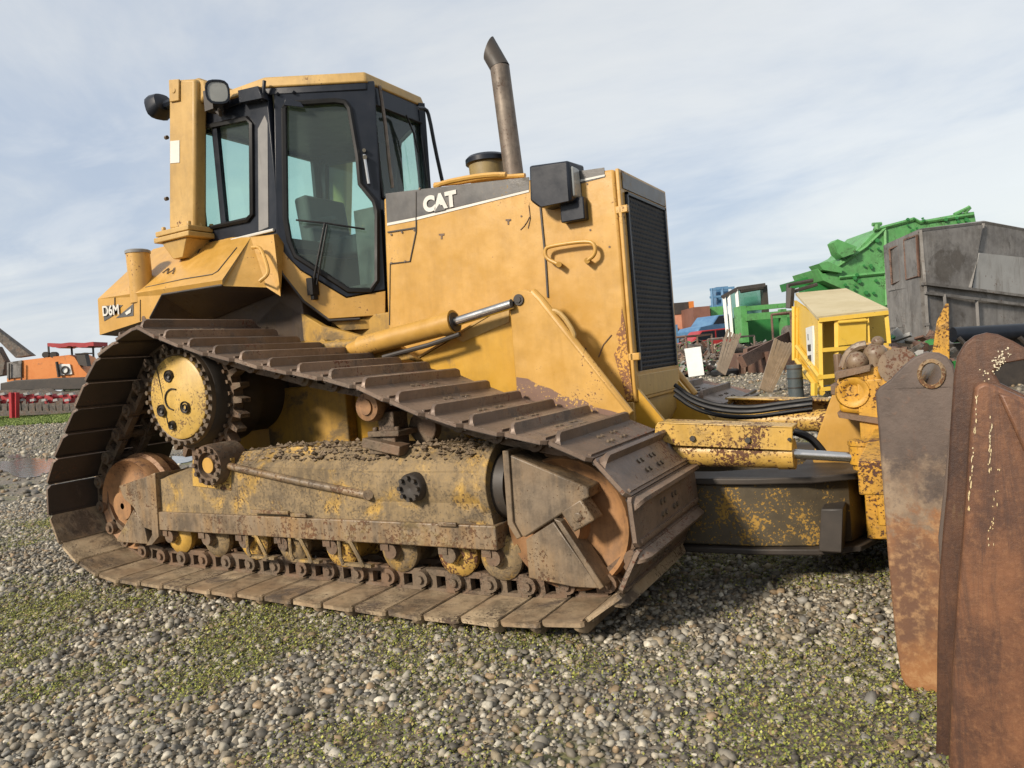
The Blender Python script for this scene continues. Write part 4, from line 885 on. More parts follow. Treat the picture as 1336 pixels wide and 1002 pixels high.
def stones(name, n, d0, d1, size, IV, IF, thin=0):
    x, y, d = wedge(n, d0, d1)
    mf = mossf(x, y); keep = rng.random(n) > np.clip((mf - .60) * 3.2, 0, .8)
    for pl in PUDW: keep &= ~inside(x, y, pl)
    x, y = x[keep], y[keep]; n = len(x)
    s = size * np.exp(rng.normal(0, .5, n)); s = np.clip(s, size * .35, size * 3.2)
    sc = np.stack([s * rng.uniform(.8, 1.35, n), s * rng.uniform(.65, 1.0, n), s * rng.uniform(.4, .8, n)], 1)
    a = rng.random(n) * 2 * PI; tl = rng.normal(0, .5, n); ca, sa = np.cos(a), np.sin(a); ct, st = np.cos(tl), np.sin(tl)
    k = len(IV); jit = 1 + rng.normal(0, .13, (n, k, 1))
    P = IV[None] * jit * sc[:, None, :]
    X = P[..., 0]; Y_ = P[..., 1]; Z = P[..., 2]
    X, Z = X * ct[:, None] + Z * st[:, None], -X * st[:, None] + Z * ct[:, None]
    X, Y_ = X * ca[:, None] - Y_ * sa[:, None], X * sa[:, None] + Y_ * ca[:, None]
    V_ = np.stack([X + x[:, None], Y_ + y[:, None], Z + (sc[:, 2] * rng.uniform(.0, .75, n))[:, None]], 2).reshape(-1, 3)
    Fc = (IF[None] + (np.arange(n) * k)[:, None, None]).reshape(-1, 3)
    me = bpy.data.meshes.new(name); me.vertices.add(len(V_)); me.vertices.foreach_set('co', V_.ravel().astype(np.float32))
    me.loops.add(Fc.size); me.loops.foreach_set('vertex_index', Fc.ravel().astype(np.int32)); me.polygons.add(len(Fc)); me.polygons.foreach_set('loop_start', (np.arange(len(Fc)) * 3).astype(np.int32))
    me.polygons.foreach_set('use_smooth', np.ones(len(Fc), bool)); me.update(calc_edges=True)
    col = PAL[rng.integers(0, len(PAL), n)] * rng.uniform(.52, 1.16, (n, 1)) * np.array([1.0, .975, .90]); col = np.concatenate([col, np.ones((n, 1))], 1)
    ca_ = me.color_attributes.new('stone', 'FLOAT_COLOR', 'POINT'); ca_.data.foreach_set('color', np.repeat(col, k, 0).ravel().astype(np.float32))
    o = bpy.data.objects.new(name, me); C.objects.link(o); me.materials.append(M['stone']); return o
s = NT('pebble_stone'); at = s.n.new('ShaderNodeAttribute'); at.attribute_name = 'stone'
s.set('Base Color', s.mix(s.math('MULTIPLY', s.step(s.noise(90, 4), .35, .75), .4), at.outputs['Color'], (.10, .085, .065))); s.set('Roughness', .62); s.bump(s.noise(160, 3), .3, .002); M['stone'] = s.mat
obs = [stones('gravel', 62000, 1.6, 4.0, .0074, IV2, IF2), stones('gravel', 210000, 3.8, 10.5, .0095, IV1, IF1), stones('gravel', 90000, 10, 46, .026, IV1, IF1)]
for o in obs: setp(o, kind='stuff', cat='gravel')
obs[0]['label'] = 'rounded grey and tan gravel close to the lens, in the foreground'
obs[1]['label'] = 'rounded grey gravel around and behind the tracks'
obs[2]['label'] = 'fine grey gravel spread across the far yard'
# low weeds and moss between the stones
def weeds(n, d0, d1, size):
    x, y, d = wedge(n, d0, d1); mf = mossf(x, y); keep = rng.random(n) < np.clip((mf - .44) * 2.8, 0, 1) ** 1.4
    x, y = x[keep], y[keep]; n = len(x); s_ = size * rng.uniform(.5, 1.5, n); a = rng.random(n) * 2 * PI; e = rng.uniform(.1, 1.0, n)
    u = np.stack([np.cos(a) * np.cos(e), np.sin(a) * np.cos(e), np.sin(e)], 1) * s_[:, None]; w_ = np.stack([-np.sin(a), np.cos(a), np.zeros(n)], 1) * s_[:, None] * .38
    base = np.stack([x, y, rng.uniform(.004, .02, n)], 1)
    V_ = np.stack([base, base + u * .5 + w_, base + u, base + u * .5 - w_], 1).reshape(-1, 3); F_ = np.arange(n * 4).reshape(-1, 4)
    me = bpy.data.meshes.new('weeds'); me.from_pydata([], [], []); me.vertices.add(n * 4); me.vertices.foreach_set('co', V_.ravel().astype(np.float32)); me.loops.add(n * 4); me.loops.foreach_set('vertex_index', F_.ravel().astype(np.int32))
    me.polygons.add(n); me.polygons.foreach_set('loop_start', (np.arange(n) * 4).astype(np.int32)); me.update(calc_edges=True)
    c = np.array([(.17, .19, .03), (.25, .26, .045), (.12, .15, .025), (.24, .20, .06), (.33, .33, .07)])[rng.integers(0, 5, n)] * rng.uniform(.7, 1.2, (n, 1)); c = np.concatenate([c, np.ones((n, 1))], 1)
    ca_ = me.color_attributes.new('stone', 'FLOAT_COLOR', 'POINT'); ca_.data.foreach_set('color', np.repeat(c, 4, 0).ravel().astype(np.float32))
    s = NT('weed_leaf'); at = s.n.new('ShaderNodeAttribute'); at.attribute_name = 'stone'; s.set('Base Color', at.outputs['Color']); s.set('Roughness', .6); me.materials.append(s.mat)
    o = bpy.data.objects.new('weeds', me); C.objects.link(o); return o
setp(weeds(1100000, 1.7, 9.0, .0088), label='small yellow green weeds growing between the stones', cat='weeds', kind='stuff')
# puddles
s = NT('puddle_water'); s.set('Base Color', (.06, .055, .045)); s.set('Roughness', .06); s.bump(s.noise(5, 5), .25, .02); M['water'] = s.mat
def puddle(pts, z=.010):
    P = [PZ(u, v, z) for u, v in pts]; P = [p + Vector((random.uniform(-.05, .05), 0, 0)) for p in P]; b = MB()
    q = []
    for i in range(len(P)): a, c_ = P[i], P[(i + 1) % len(P)]; q += [a * .75 + c_ * .25, a * .25 + c_ * .75]
    b.add(q, [tuple(range(len(q)))]); b.build('puddle_water', M['water'], kind='structure')
for pl in PUD: puddle(pl)

# ================================================================== YARD BEHIND
M['green'] = worn('green_machine_paint', (.075, .27, .075), (.12, .35, .115), chip=.6, grime=.3, rust=(.03, .06, .02), mud=.35, mudcol=(.04, .09, .03), rough=.5, sc=.5)
M['green_dk'] = worn('dark_green_paint', (.02, .15, .035), (.035, .20, .05), chip=.3, mud=.2, mudcol=(.02, .05, .02), rough=.5, sc=.5)
M['teal'] = worn('teal_paint', (.10, .25, .22), (.16, .32, .29), chip=.3, rough=.5, sc=.5)
M['steel_sheet'] = worn('grey_weathered_sheet', (.14, .132, .125), (.24, .23, .215), chip=.45, grime=.5, rust=(.12, .065, .035), mud=.45, mudcol=(.10, .09, .08), streak=.6, streakcol=(.08, .07, .06), rough=.55, sc=.35)
M['steel_pale'] = worn('pale_zinc_sheet', (.26, .26, .25), (.34, .34, .33), chip=.3, rust=(.12, .08, .05), streak=.6, streakcol=(.14, .12, .10), mud=.2, mudcol=(.16, .15, .14), rough=.5, sc=.35)
M['rusty'] = worn('scrap_rust', (.10, .055, .04), (.16, .09, .06), chip=.8, rust=(.05, .03, .025), mud=.3, rough=.7, sc=.6)
M['scrap'] = worn('mixed_scrap', (.045, .042, .04), (.20, .18, .16), chip=.9, rust=(.13, .075, .045), mud=.5, mudcol=(.22, .21, .18), rough=.8, sc=1.6, grime=.6)
M['orange'] = worn('orange_paint', (.55, .17, .03), (.62, .22, .05), chip=.4, mud=.2, mudcol=(.2, .1, .05), rough=.5, sc=.4)
M['orange_pale'] = worn('faded_orange', (.50, .20, .12), (.55, .27, .17), chip=.2, rough=.6, sc=.4)
M['brick'] = worn('red_brown_sheet', (.14, .06, .04), (.20, .09, .06), chip=.3, rough=.7, sc=.4)
M['red'] = worn('red_paint', (.27, .015, .02), (.36, .03, .035), chip=.4, mud=.15, rough=.5, sc=.4)
M['bluep'] = worn('blue_paint', (.05, .13, .26), (.10, .22, .36), chip=.2, rough=.4, sc=.4)
M['wood'] = worn('weathered_plank', (.20, .155, .11), (.28, .22, .16), chip=.3, rust=(.1, .07, .05), streak=.6, streakcol=(.1, .08, .06), rough=.8)
M['whitep'] = worn('white_panel_paint', (.62, .64, .62), (.72, .73, .70), chip=.1, rough=.5)
M['yellow_m'] = worn('bright_machine_yellow', (.60, .38, .035), (.66, .44, .07), chip=.45, mud=.15, rough=.5, sc=.6)
M['tarp'] = worn('pale_roof_sheet', (.42, .35, .20), (.50, .43, .27), chip=.4, rust=(.2, .12, .05), mud=.2, mudcol=(.3, .22, .1), rough=.7, sc=.6)
def W(u, v, D): return PD(u, v, D)
def thing(name, u, D, label, cat, group=None):
    p = PD(u, 500, D); return empty(name, (p.x, p.y, 0), label=label, cat=cat, group=group)
def slab(b, pts, D, th=.1): b.plate([[W(u, v, D) for u, v in pts]], FH * th)
def rod(b, pts, r, D=None, n=6): b.tube([W(*(p if len(p) == 3 else (p[0], p[1], D))) for p in pts], r, n)
def quad(b, P, th=.03):
    P = [W(*p) for p in P]; nrm = (P[1] - P[0]).cross(P[3] - P[0]).normalized() * th; b.plate([P], nrm)
def gbox(b, u0, u1, vt, D, dep, vb=None, yaw=0):      # upright box whose near face fills u0..u1 and reaches up to vt
    a, c = W(u0, vt, D), W(u1, vt, D); z1 = (a.z + c.z) / 2; w_ = (c - a); w_.z = 0; wd = w_.length
    z0 = 0 if vb is None else W((u0 + u1) / 2, vb, D).z
    R = Matrix.Rotation(math.atan2(RH.y, RH.x) + yaw, 3, 'Z'); mid = (a + c) / 2 + FH * dep / 2
    b.box((mid.x, mid.y, (z0 + z1) / 2), (wd, dep, z1 - z0), R)

# --- yellow machine housing
t = thing('machine_housing', 1100, 13.5, 'open fronted bright yellow machine housing with a pale sloping roof', 'machine')
b = MB(); quad(b, [(1066, 417, 12.9), (1159, 406, 12.9), (1104, 379, 16.5), (1038, 385, 16.5)], .05); b.build('roof', M['tarp'], t)
b = MB(); quad(b, [(1036, 392, 16.4), (1070, 416, 13), (1070, 500, 13), (1040, 492, 16.4)], .05); quad(b, [(1072, 413, 13.7), (1157, 406, 13.7), (1159, 494, 13.7), (1072, 503, 13.7)], .05); b.build('side_panel', M['yellow_m'], t)
b = MB()
for P in ([(1070, 415), (1072, 512)], [(1156, 406), (1160, 448)], [(1091, 414), (1092, 498)], [(1131, 412), (1133, 450)]): rod(b, P, .045, 12.95, 4)
for P in ([(1068, 418), (1158, 408)], [(1072, 457), (1158, 450)], [(1072, 492), (1130, 486)], [(1072, 508), (1098, 505)]): rod(b, P, .05, 12.92, 4)
rod(b, [(1040, 470, 15.5), (1072, 512, 12.9)], .06); rod(b, [(1040, 452, 15.5), (1070, 492, 12.9)], .05); rod(b, [(1062, 500, 12.9), (1062, 516, 12.9)], .06)
b.build('frame', M['yellow_m'], t)
b = MB(); quad(b, [(1094, 418, 12.88), (1130, 415, 12.88), (1130, 447, 12.88), (1095, 451, 12.88)], .03); rod(b, [(1093, 421), (1131, 418)], .02, 12.84); b.build('door', M['yellow_m'], t)
b = MB(); quad(b, [(1051, 428, 14.4), (1060, 425, 13.6), (1062, 486, 13.6), (1054, 478, 14.4)], .03); b.build('white_door', M['whitep'], t)
b = MB()
for v in (436, 450, 464): quad(b, [(1053.5, v, 14.2), (1057.5, v - 1, 13.9), (1058, v + 8, 13.9), (1054, v + 8, 14.2)], .05)
b.build('door_pane', M['dark'], t)
b = MB(); rod(b, [(1028, 398, 16.6), (1028, 372, 16.6), (1060, 366, 16.6)], .05); rod(b, [(1030, 382, 16.6), (1066, 371, 16.6)], .04); rod(b, [(1030, 402, 16.5), (1032, 376, 16.5)], .09); b.build('pipe', M['dark'], t)
b = MB(); 
for k in range(7): u = 1036 + k * 4; rod(b, [(u, 400 + k * 2, 15.8), (u, 470 + k * 3, 15.8)], .05)
b.build('rib', M['yellow_m'], t)
# --- green crusher
t = thing('crushing_machine', 1180, 24, 'tall green steel machine with a stepped ragged outline rising behind the grey hopper', 'machine')
b = MB(); slab(b, [(1067, 350), (1074, 357), (1095, 352), (1098, 336), (1118, 326), (1145, 298), (1193, 283), (1200, 288), (1255, 278), (1271, 276), (1274, 292), (1290, 400), (1160, 402), (1116, 388), (1099, 377), (1074, 366)], 24, 2.2); b.build('body', M['green'], t, bevel=.04)
b = MB(); slab(b, [(1088, 316), (1093, 312), (1118, 322), (1116, 330), (1100, 336), (1093, 330)], 23.7, .5); slab(b, [(1068, 344), (1080, 341), (1100, 350), (1098, 356), (1074, 352)], 23.8, .8)
for P in ([(1090, 350), (1130, 322), (1155, 298)], [(1140, 300), (1193, 286), (1200, 290), (1270, 280)], [(1095, 362), (1155, 356)], [(1155, 300), (1157, 398)]): rod(b, P, .06, 23.97, 5)
rod(b, [(1144, 300), (1144, 293)], .1, 24); rod(b, [(1138, 293), (1150, 292)], .06, 24); rod(b, [(1245, 280), (1262, 272), (1265, 270)], .06, 24); rod(b, [(1258, 279), (1266, 271)], .05, 24)
b.build('girder', M['green'], t)
b = MB(); rnd = random.Random(9)
for k in range(60):
    u = rnd.uniform(1100, 1270); v = rnd.uniform(max(284, 372 - (u - 1100) * 1.4), 385)
    c = W(u, v, 23.95); b.cyl(c, c - FH * .06, rnd.uniform(.03, .07), n=6)
b.build('bolt', M['green_dk'], t)
b = MB(); slab(b, [(1031, 368), (1072, 356), (1078, 362), (1034, 378)], 25, 1.0); slab(b, [(1050, 372), (1095, 366), (1100, 382), (1050, 385)], 24.5, .5); b.build('conveyor_end', M['green_dk'], t)
# --- grey steel hopper
t = thing('steel_hopper', 1260, 17, 'large grey weathered sheet steel hopper with riveted panels standing before the green machine', 'hopper')
Z0 = lambda u, D: (u, 419 + 1149 / D + (1250 - u) * .085, D)
b = MB(); quad(b, [(1157, 320, 18.2), (1201, 301, 16), Z0(1213, 16), Z0(1168, 18.2)], -.08); quad(b, [(1201, 301, 16), (1284, 290, 16.6), (1420, 316, 18), Z0(1420, 18), Z0(1213, 16)][0:1] + [(1284, 290, 16.6), Z0(1290, 16.6), Z0(1213, 16)], -.08)
quad(b, [(1284, 291, 16.6), (1430, 318, 18), Z0(1430, 18), Z0(1290, 16.6)], -.08); b.build('wall', M['steel_sheet'], t)
b = MB(); quad(b, [(1202, 303, 15.9), (1281, 294, 16.35), (1266, 376, 16.25), (1206, 370, 15.9)], -.03); b.build('upper_panel', M['steel_sheet'], t)
b = MB(); quad(b, [(1276, 330, 16.3), (1420, 345, 17.6), (1420, 392, 17.6), (1267, 378, 16.3)], -.03); b.build('lower_panel', M['steel_pale'], t)
b = MB()
for P in ([(1157, 320, 18.1), (1201, 300, 15.9), (1284, 290, 16.5), (1430, 317, 17.9)], [(1201, 300, 15.9), (1207, 372, 15.9), (1213, 470, 15.9)], [(1207, 370, 15.85), (1266, 377, 16.2), (1430, 398, 17.8)], [(1207, 382, 15.85), (1266, 389, 16.2), (1430, 410, 17.8)],
          [(1160, 378, 18.0), (1207, 370, 15.85)], [(1163, 426, 18.0), (1211, 423, 15.85)], [(1283, 292, 16.45), (1265, 378, 16.2)], [(1232, 384, 15.98), (1236, 440, 15.98)], [(1274, 390, 16.3), (1277, 440, 16.3)], [(1322, 394, 16.9), (1325, 440, 16.9)], [(1157, 320, 18.1), (1166, 440, 18.1)]):
    rod(b, P, .04, n=4)
b.build('frame', M['steel_sheet'], t)
b = MB()
for (u0, v0, u1, v1, u2, v2, u3, v3) in ((1161, 325, 1173, 320, 1176, 366, 1164, 371), (1180, 313, 1196, 307, 1199, 360, 1183, 365)):
    rod(b, [(u0, v0, 17.7), (u1, v1, 17.2), (u2, v2, 17.2), (u3, v3, 17.7), (u0, v0, 17.7)] if u0 < 1170 else [(u0, v0, 16.8), (u1, v1, 16.0), (u2, v2, 16.0), (u3, v3, 16.8), (u0, v0, 16.8)], .03, n=4)
b.build('hatch', M['rusty'], t)
b = MB(); b.tube([W(1243, 437, 12.5), W(1300, 434, 12.5), W(1460, 425, 12.5)], .13, 16); o = b.build('steel_pipe', M['black'], label='thick black pipe lying across scrap behind the blade', cat='pipe')
for k in range(4): 
    b = MB(); b.tube([W(1250 + 40 * k, 440, 12.4), W(1262 + 40 * k, 452, 12.4)], .04, 6); b.build('pipe_strap', M['dark'], o)
b = MB(); gbox(b, 1236, 1460, 440, 12.7, .6); b.build('pipe_cradle', M['dark'], o)
# --- open green skip and cab wreck behind
t = thing('green_skip', 996, 32, 'open dark green steel skip with thick rim beside the yellow housing', 'skip')
b = MB(); gbox(b, 968, 1030, 410, 33.5, 1.5, 450); b.build('body', M['green_dk'], t)
b = MB(); gbox(b, 966, 974, 399, 32, 1, 447); gbox(b, 974, 1034, 397, 32, .3, 403); gbox(b, 974, 1034, 407, 31.8, .4, 416); gbox(b, 1018, 1026, 403, 31.8, .3, 440); b.build('rim', M['green'], t)
t = thing('cab_frame', 970, 35, 'teal glazed cab wreck with pale posts behind the green skip', 'cab')
b = MB(); gbox(b, 960, 1000, 378, 35.5, 1.2, 440); b.build('body', M['teal'], t)
b = MB()
for u, v in ((945, 388), (951, 384), (961, 378)): rod(b, [(u, v, 34.6), (u + 5, 442, 34.6)], .10, n=4)
b.build('post', M['whitep'], t); b = MB(); rod(b, [(942, 388, 34.6), (962, 377, 34.6), (998, 372, 34.6)], .12, n=4); b.build('roof_edge', M['dark'], t)
b = MB(); gbox(b, 995, 1001, 372, 34.7, .4, 440); rod(b, [(966, 380), (996, 375)], .1, 34.6); b.build('rear_post', M['dark'], t)
b = MB(); gbox(b, 966, 988, 382, 35.2, .1, 398); b.build('pane', M['glass'], t)
t = thing('scaffold_tower', 940, 44, 'slender blue steel platform frame left of the teal cab wreck', 'scaffold')
b = MB()
for u in (928, 942, 956): rod(b, [(u, 376), (u + 3, 425)], .09, 44, 4)
for v in (377, 387, 399): rod(b, [(926, v + 1), (958, v - 2)], .08, 44, 4)
b.build('frame', M['bluep'], t); b = MB(); gbox(b, 934, 950, 374, 44.3, .8, 398); b.build('tank', M['bluep'], t)
b = MB(); gbox(b, 927, 943, 400, 43.5, 1, 430); b.build('green_box', M['green'], label='small pale green crate under the blue scaffold frame', cat='crate')
t = thing('orange_container', 887, 46, 'orange site container with a black upper half right beside the radiator grille', 'container')
b = MB(); gbox(b, 868, 902, 410, 46, 4, 440); b.build('body', M['orange_pale'], t); b = MB(); gbox(b, 868, 900, 395, 45.95, 4.1, 410); b.build('roof', M['dark'], t); b = MB(); gbox(b, 899, 905, 393, 45.8, .5, 440); b.build('post', M['orange'], t)
b = MB(); gbox(b, 868, 884, 424, 45, .8); b.build('blue_crate', M['bluep'], label='pale blue crate in front of the orange container', cat='crate')
b = MB(); gbox(b, 904, 926, 400, 43, 4); b.build('brick_shed', M['brick'], label='red brown shed between orange container and teal cab', cat='shed')
def car(u, D, wd, mat, label, yaw, zb=0):
    t = thing('parked_car', u, D, label, 'car', 'cars parked among the scrap'); o = PD(u, 500, D); o.z = zb
    R = Matrix.Rotation(math.atan2(RH.y, RH.x) + yaw, 3, 'Z')
    def w(x, y, z): return o + R @ Vector((x, y, z))
    sd_ = [(-2, .35), (-2.05, .7), (-1.9, .85), (-1.1, .95), (-.6, 1.42), (.75, 1.45), (1.4, .98), (2.0, .82), (2.08, .4)]
    b = MB(); b.plate([[w(x, -.8, z) for x, z in sd_]], R @ Vector((0, 1.6, 0))); b.build('body', mat, t, bevel=.05)
    b = MB(); b.plate([[w(x, -.81, z) for x, z in ((-.95, .97), (-.55, 1.36), (.05, 1.38), (.05, .97))]], R @ Vector((0, 1.62, 0))); b.plate([[w(x, -.81, z) for x, z in ((.12, .97), (.12, 1.38), (.72, 1.38), (1.2, .97))]], R @ Vector((0, 1.62, 0))); b.build('window', M['black'], t)
    for x in (-1.3, 1.3):
        for y in (-.82, .62): b = MB(); b.cyl(w(x, y, .32), w(x, y + .2, .32), .32, n=18); b.build('wheel', M['rubber'], t)
car(940, 40, 4, M['bluep'], 'blue car raised on the scrap heap in front of the red brown shed', .5, 1.15)
car(928, 36, 4, M['red'], 'red car wreck half sunk in the scrap below the blue car', .1, .35)
# --- scrap between the cars and the yard
def jumble(name, label, u0, u1, v0, v1, D0, D1, n, seed, size=.5):
    rnd = random.Random(seed); b = MB()
    for k in range(n):
        b.cm = rnd.choice((0, 0, 0, 1, 1, 2, 3, 4)) 
        u = rnd.uniform(u0, u1); f = rnd.random(); v = v1 + (v0 - v1) * f; D = D0 + (D1 - D0) * f; c = W(u, v, D); c.z = max(c.z * rnd.random() ** .4, .05)
        R = Matrix.Rotation(rnd.uniform(0, PI), 3, 'Z') @ Matrix.Rotation(rnd.gauss(0, .6), 3, 'X') @ Matrix.Rotation(rnd.gauss(0, .5), 3, 'Y')
        q_ = rnd.random(); s_ = size * rnd.uniform(.4, 1.3)
        if q_ < .4: b.box(c, (s_ * 1.6, s_ * .8, .04), R)
        elif q_ < .65: b.box(c, (s_ * 2.4, .07, .07), R)
        elif q_ < .85: b.cyl(c, c + R @ Vector((s_ * 1.5, 0, 0)), .05 * rnd.uniform(.5, 2), n=8)
        else: b.cyl(c, c + R @ Vector((0, .18, 0)), s_ * .5, n=14)
    return b.build(name, [M['scrap'], M['rusty'], M['steel_pale'], M['green_dk'], M['wood']], label=label, cat='scrap', kind='stuff')
jumble('scrap', 'dark jumble of scrap metal in front of the cars', 866, 1060, 446, 474, 28, 33, 1500, 2, .30)
jumble('scrap', 'low scatter of scrap along the white panel', 866, 1000, 474, 484, 26.5, 28, 200, 4, .2)
jumble('scrap', 'scrap parts strewn along the foot of the steel hopper', 1150, 1260, 430, 470, 12, 15, 160, 8, .22)
b = MB(); quad(b, [(893, 455, 26), (914, 452, 26), (919, 489, 25.6), (899, 492, 25.6)], .05); b.build('white_panel', M['whitep'], label='plain white panel leaning upright beside the radiator grille', cat='panel')
b = MB(); gbox(b, 962, 990, 462, 26, 1.2); o = b.build('rusty_box', M['rusty'], label='rusty steel box standing under the green skip', cat='box'); 
b = MB()
for u in (963, 972, 981, 989): rod(b, [(u, 462), (u, 490)], .04, 25.95, 4)
b.build('rib', M['rusty'], o)
b = MB(); gbox(b, 988, 1030, 458, 25, 2, None, .3); b.build('rusty_chute', M['rusty'], label='wide rusty chute end half buried behind the leaning boards', cat='chute')
b = MB(); quad(b, [(968, 464, 24), (1034, 430, 27), (1036, 446, 27), (975, 478, 24)], .2); quad(b, [(975, 455, 26), (1030, 438, 29), (1032, 448, 29), (975, 464, 26)], .15); b.build('sheet_stack', M['rusty'], label='rusty sheets sloping up towards the yellow housing', cat='metal sheets')
def boards(u0, u1, vt, vb, D, n, label, lean):
    t = thing('plank_bundle', (u0 + u1) / 2, D, label, 'planks', 'leaning plank bundles')
    for k in range(n):
        b = MB(); f = k / (n - 1); a = W(u0 + f * (u1 - u0) * .30, vb + 6 * f, D); a.z = max(a.z, 0.02); c = W(u1 - (1 - f) * (u1 - u0) * .55, vt + 4 * (1 - f) * f * 3 + 5 * f, D + .8)
        d_v = (c - a).normalized(); s_ = d_v.cross(FH).normalized(); R = Matrix((s_, d_v.cross(s_), d_v)).transposed()
        b.box((a + c) / 2, (.075, .03, (c - a).length), R); b.build('plank', M['wood'], t)
boards(936, 966, 430, 483, 24, 5, 'narrow bundle of weathered boards leaning on the teal cab wreck', 1)
boards(993, 1036, 442, 508, 16, 6, 'long bundle of weathered boards leaning on the yellow housing', 1)
t = thing('steel_drum', 1036, 15, 'dark blue grey steel drum standing left of the yellow housing', 'drum')
b = MB(); a = W(1036, 476, 14.2); b.cyl((a.x, a.y, 0), a, .14, n=20); b.build('body', worn('drum_paint', (.05, .065, .07), (.07, .085, .09), chip=.3, rough=.5), t); b = MB()
for z in (.18, .36, .54): b.cyl((a.x, a.y, z), (a.x, a.y, z + .02), .148, n=20)
b.build('hoop', M['dark'], t)
def gasframe(u, D, label, mat, h, w_, cat='rig'):
    t = thing('drum_rig', u, D, label, cat); o = PD(u, 500, D); o.z = 0; R = Matrix.Rotation(math.atan2(RH.y, RH.x) + .35, 3, 'Z')
    def q_(x, y, z): return o + R @ Vector((x, y, z))
    b = MB()
    for x in (-w_, w_):
        for y in (-.5, .5): b.tube([q_(x, y, 0), q_(x, y, h)], .05, 4)
    for z in (h * .45, h):
        b.tube([q_(-w_, -.5, z), q_(w_, -.5, z), q_(w_, .5, z), q_(-w_, .5, z), q_(-w_, -.5, z)], .045, 4)
    b.tube([q_(-w_, -.5, 0), q_(w_, -.5, h * .45)], .04, 4); b.build('frame', mat, t)
    b = MB(); b.cyl(q_(-w_ * .6, 0, h * .62), q_(w_ * .6, 0, h * .62), h * .16, n=18); b.build('tank', M['scrap'], t)
    b = MB(); b.cyl(q_(w_ * .3, -.55, h * .3), q_(w_ * .3, -.40, h * .3), .22, n=18); b.build('wheel', M['rubber'], t)
gasframe(907, 30, 'rusty pipe frame with a drum behind the white panel', M['rusty'], 1.5, .6)
gasframe(958, 29, 'dark pipe frame with a drum between the red car and green skip', M['scrap'], 1.3, .7)
gasframe(1040, 27, 'rusty pipe frame standing close behind the yellow housing', M['rusty'], 2.0, .5)
for u, D, z0, lab in ((884, 27, 0, 'black tyre lying flat at the foot of the scrap heap'), (947, 25.5, 0, 'black tyre lying beside the rusty steel box')):
    c = W(u, 500, D); b = MB(); b.lathe((c.x, c.y, z0), (0, 0, 1), [(0, .24), (0, .42), (.05, .48), (.17, .48), (.22, .42), (.22, .24), (.0, .24)], 24); b.build('tyre', M['rubber'], label=lab, cat='tyre')
# heap of old track plates on the ground
t = thing('track_plate_stack', 930, 12.5, 'stack of rusty perforated steel plates lying on gravel beyond the push arm', 'plates')
b = MB(); P = [(884, 507, 13.6), (903, 493, 14.4), (985, 510, 12.6), (950, 531, 11.4)]; quad(b, P, .05); b.build('top_plate', M['rusty'], t)
b = MB(); quad(b, [(884, 512, 13.5), (950, 535, 11.3), (985, 515, 12.5), (903, 498, 14.4)], -.2); b.build('lower_plate', M['black'], t)
b = MB()
for (u, v, D) in ((912, 503, 13.6), (930, 506, 13.2), (950, 511, 12.6), (958, 513, 12.5), (925, 514, 12.7)): c = W(u, v, D); c.z += .012; b.box(c + Vector((0, 0, .0)), (.16, .09, .03), Matrix.Rotation(.6, 3, 'Z'))
for P in ([(884, 507, 13.6), (950, 531, 11.4)], [(915, 495, 14.2), (905, 510, 13.3)], [(985, 510, 12.6), (950, 531, 11.4)]): rod(b, P, .035)
b.build('slot', M['dark'], t)
b = MB(); rnd = random.Random(4)
# --- left background: orange excavator, red harrow, dark bank
t = thing('orange_excavator', 60, 52, 'old orange excavator with a tattered red canopy', 'excavator')
b = MB(); slab(b, [(9, 498), (9, 474), (30, 470), (55, 467), (90, 463), (97, 466), (106, 480), (118, 492), (120, 497)], 52, 2.6); b.build('body', M['orange'], t, bevel=.05)
b = MB(); slab(b, [(9, 473), (28, 470), (28, 492), (9, 494)], 51.9, .08); b.build('side_grille', M['steel_sheet'], t)
b = MB(); slab(b, [(75, 475), (91, 475), (94, 488), (77, 490)], 51.9, .08); b.build('side_emblem', M['whitep'], t)
b = MB(); c = W(84.5, 483, 51.85); rr = [c + RH * (math.cos(k * PI / 8) * .25) + Vector((0, 0, math.sin(k * PI / 8) * .25)) for k in range(17)]; b.tube(rr, .06, 5); b.build('emblem_ring', M['dark'], t)
b = MB(); 
for u in (12, 28): rod(b, [(u, 474), (u, 496)], .05, 51.8, 4)
rod(b, [(74, 472), (77, 492)], .1, 51.8, 4); b.build('panel_gap', M['dark'], t)
b = MB()
for u, v, w_ in ((64, 466, 448), (94, 463, 447), (122, 466, 446)): rod(b, [(u, v), (u - 1, w_)], .07, 52.2, 5)
rod(b, [(98, 462), (122, 461)], .05, 52); b.build('canopy_post', M['dark'], t)
b = MB(); n = 20; up = []; dn_ = []
for k in range(n + 1): f = k / n; u = 62 + 60 * f; sag = math.sin(f * PI * 2) ** 2 * 2.2; up.append((u, 447.5 - f * 1.5 + sag * .5)); dn_.append((u, 451.5 - f + sag + (k % 3) * .5))
slab(b, up + dn_[::-1], 51.5, 1.8); b.build('canopy', M['red'], t)
b = MB(); 
for u in (59, 69): b = MB(); b.cyl(W(u, 463, 52), W(u + 4, 463, 52.5), .22, n=10); b.build('air_filter', M['dark'], t)
b = MB(); slab(b, [(99, 462), (110, 460), (114, 478), (102, 476)], 52, .5); b.build('cab_fitting', M['dark'], t)
b = MB(); slab(b, [(-40, 402), (0, 433), (41, 464), (20, 467), (0, 447), (-40, 418)], 53, .6); slab(b, [(-30, 456), (-4, 452), (7, 472), (4, 490), (-30, 495)], 54, .6); b.build('boom', M['scrap'], t, bevel=.05)
b = MB(); slab(b, [(0, 500), (20, 496), (60, 494), (72, 493), (112, 492), (114, 503), (110, 508), (0, 510)], 51.5, 3); b.build('crawler_track', M['dark'], t, bevel=.08)
t = thing('field_harrow', 50, 47, 'long red field harrow with dark discs', 'harrow')
b = MB()
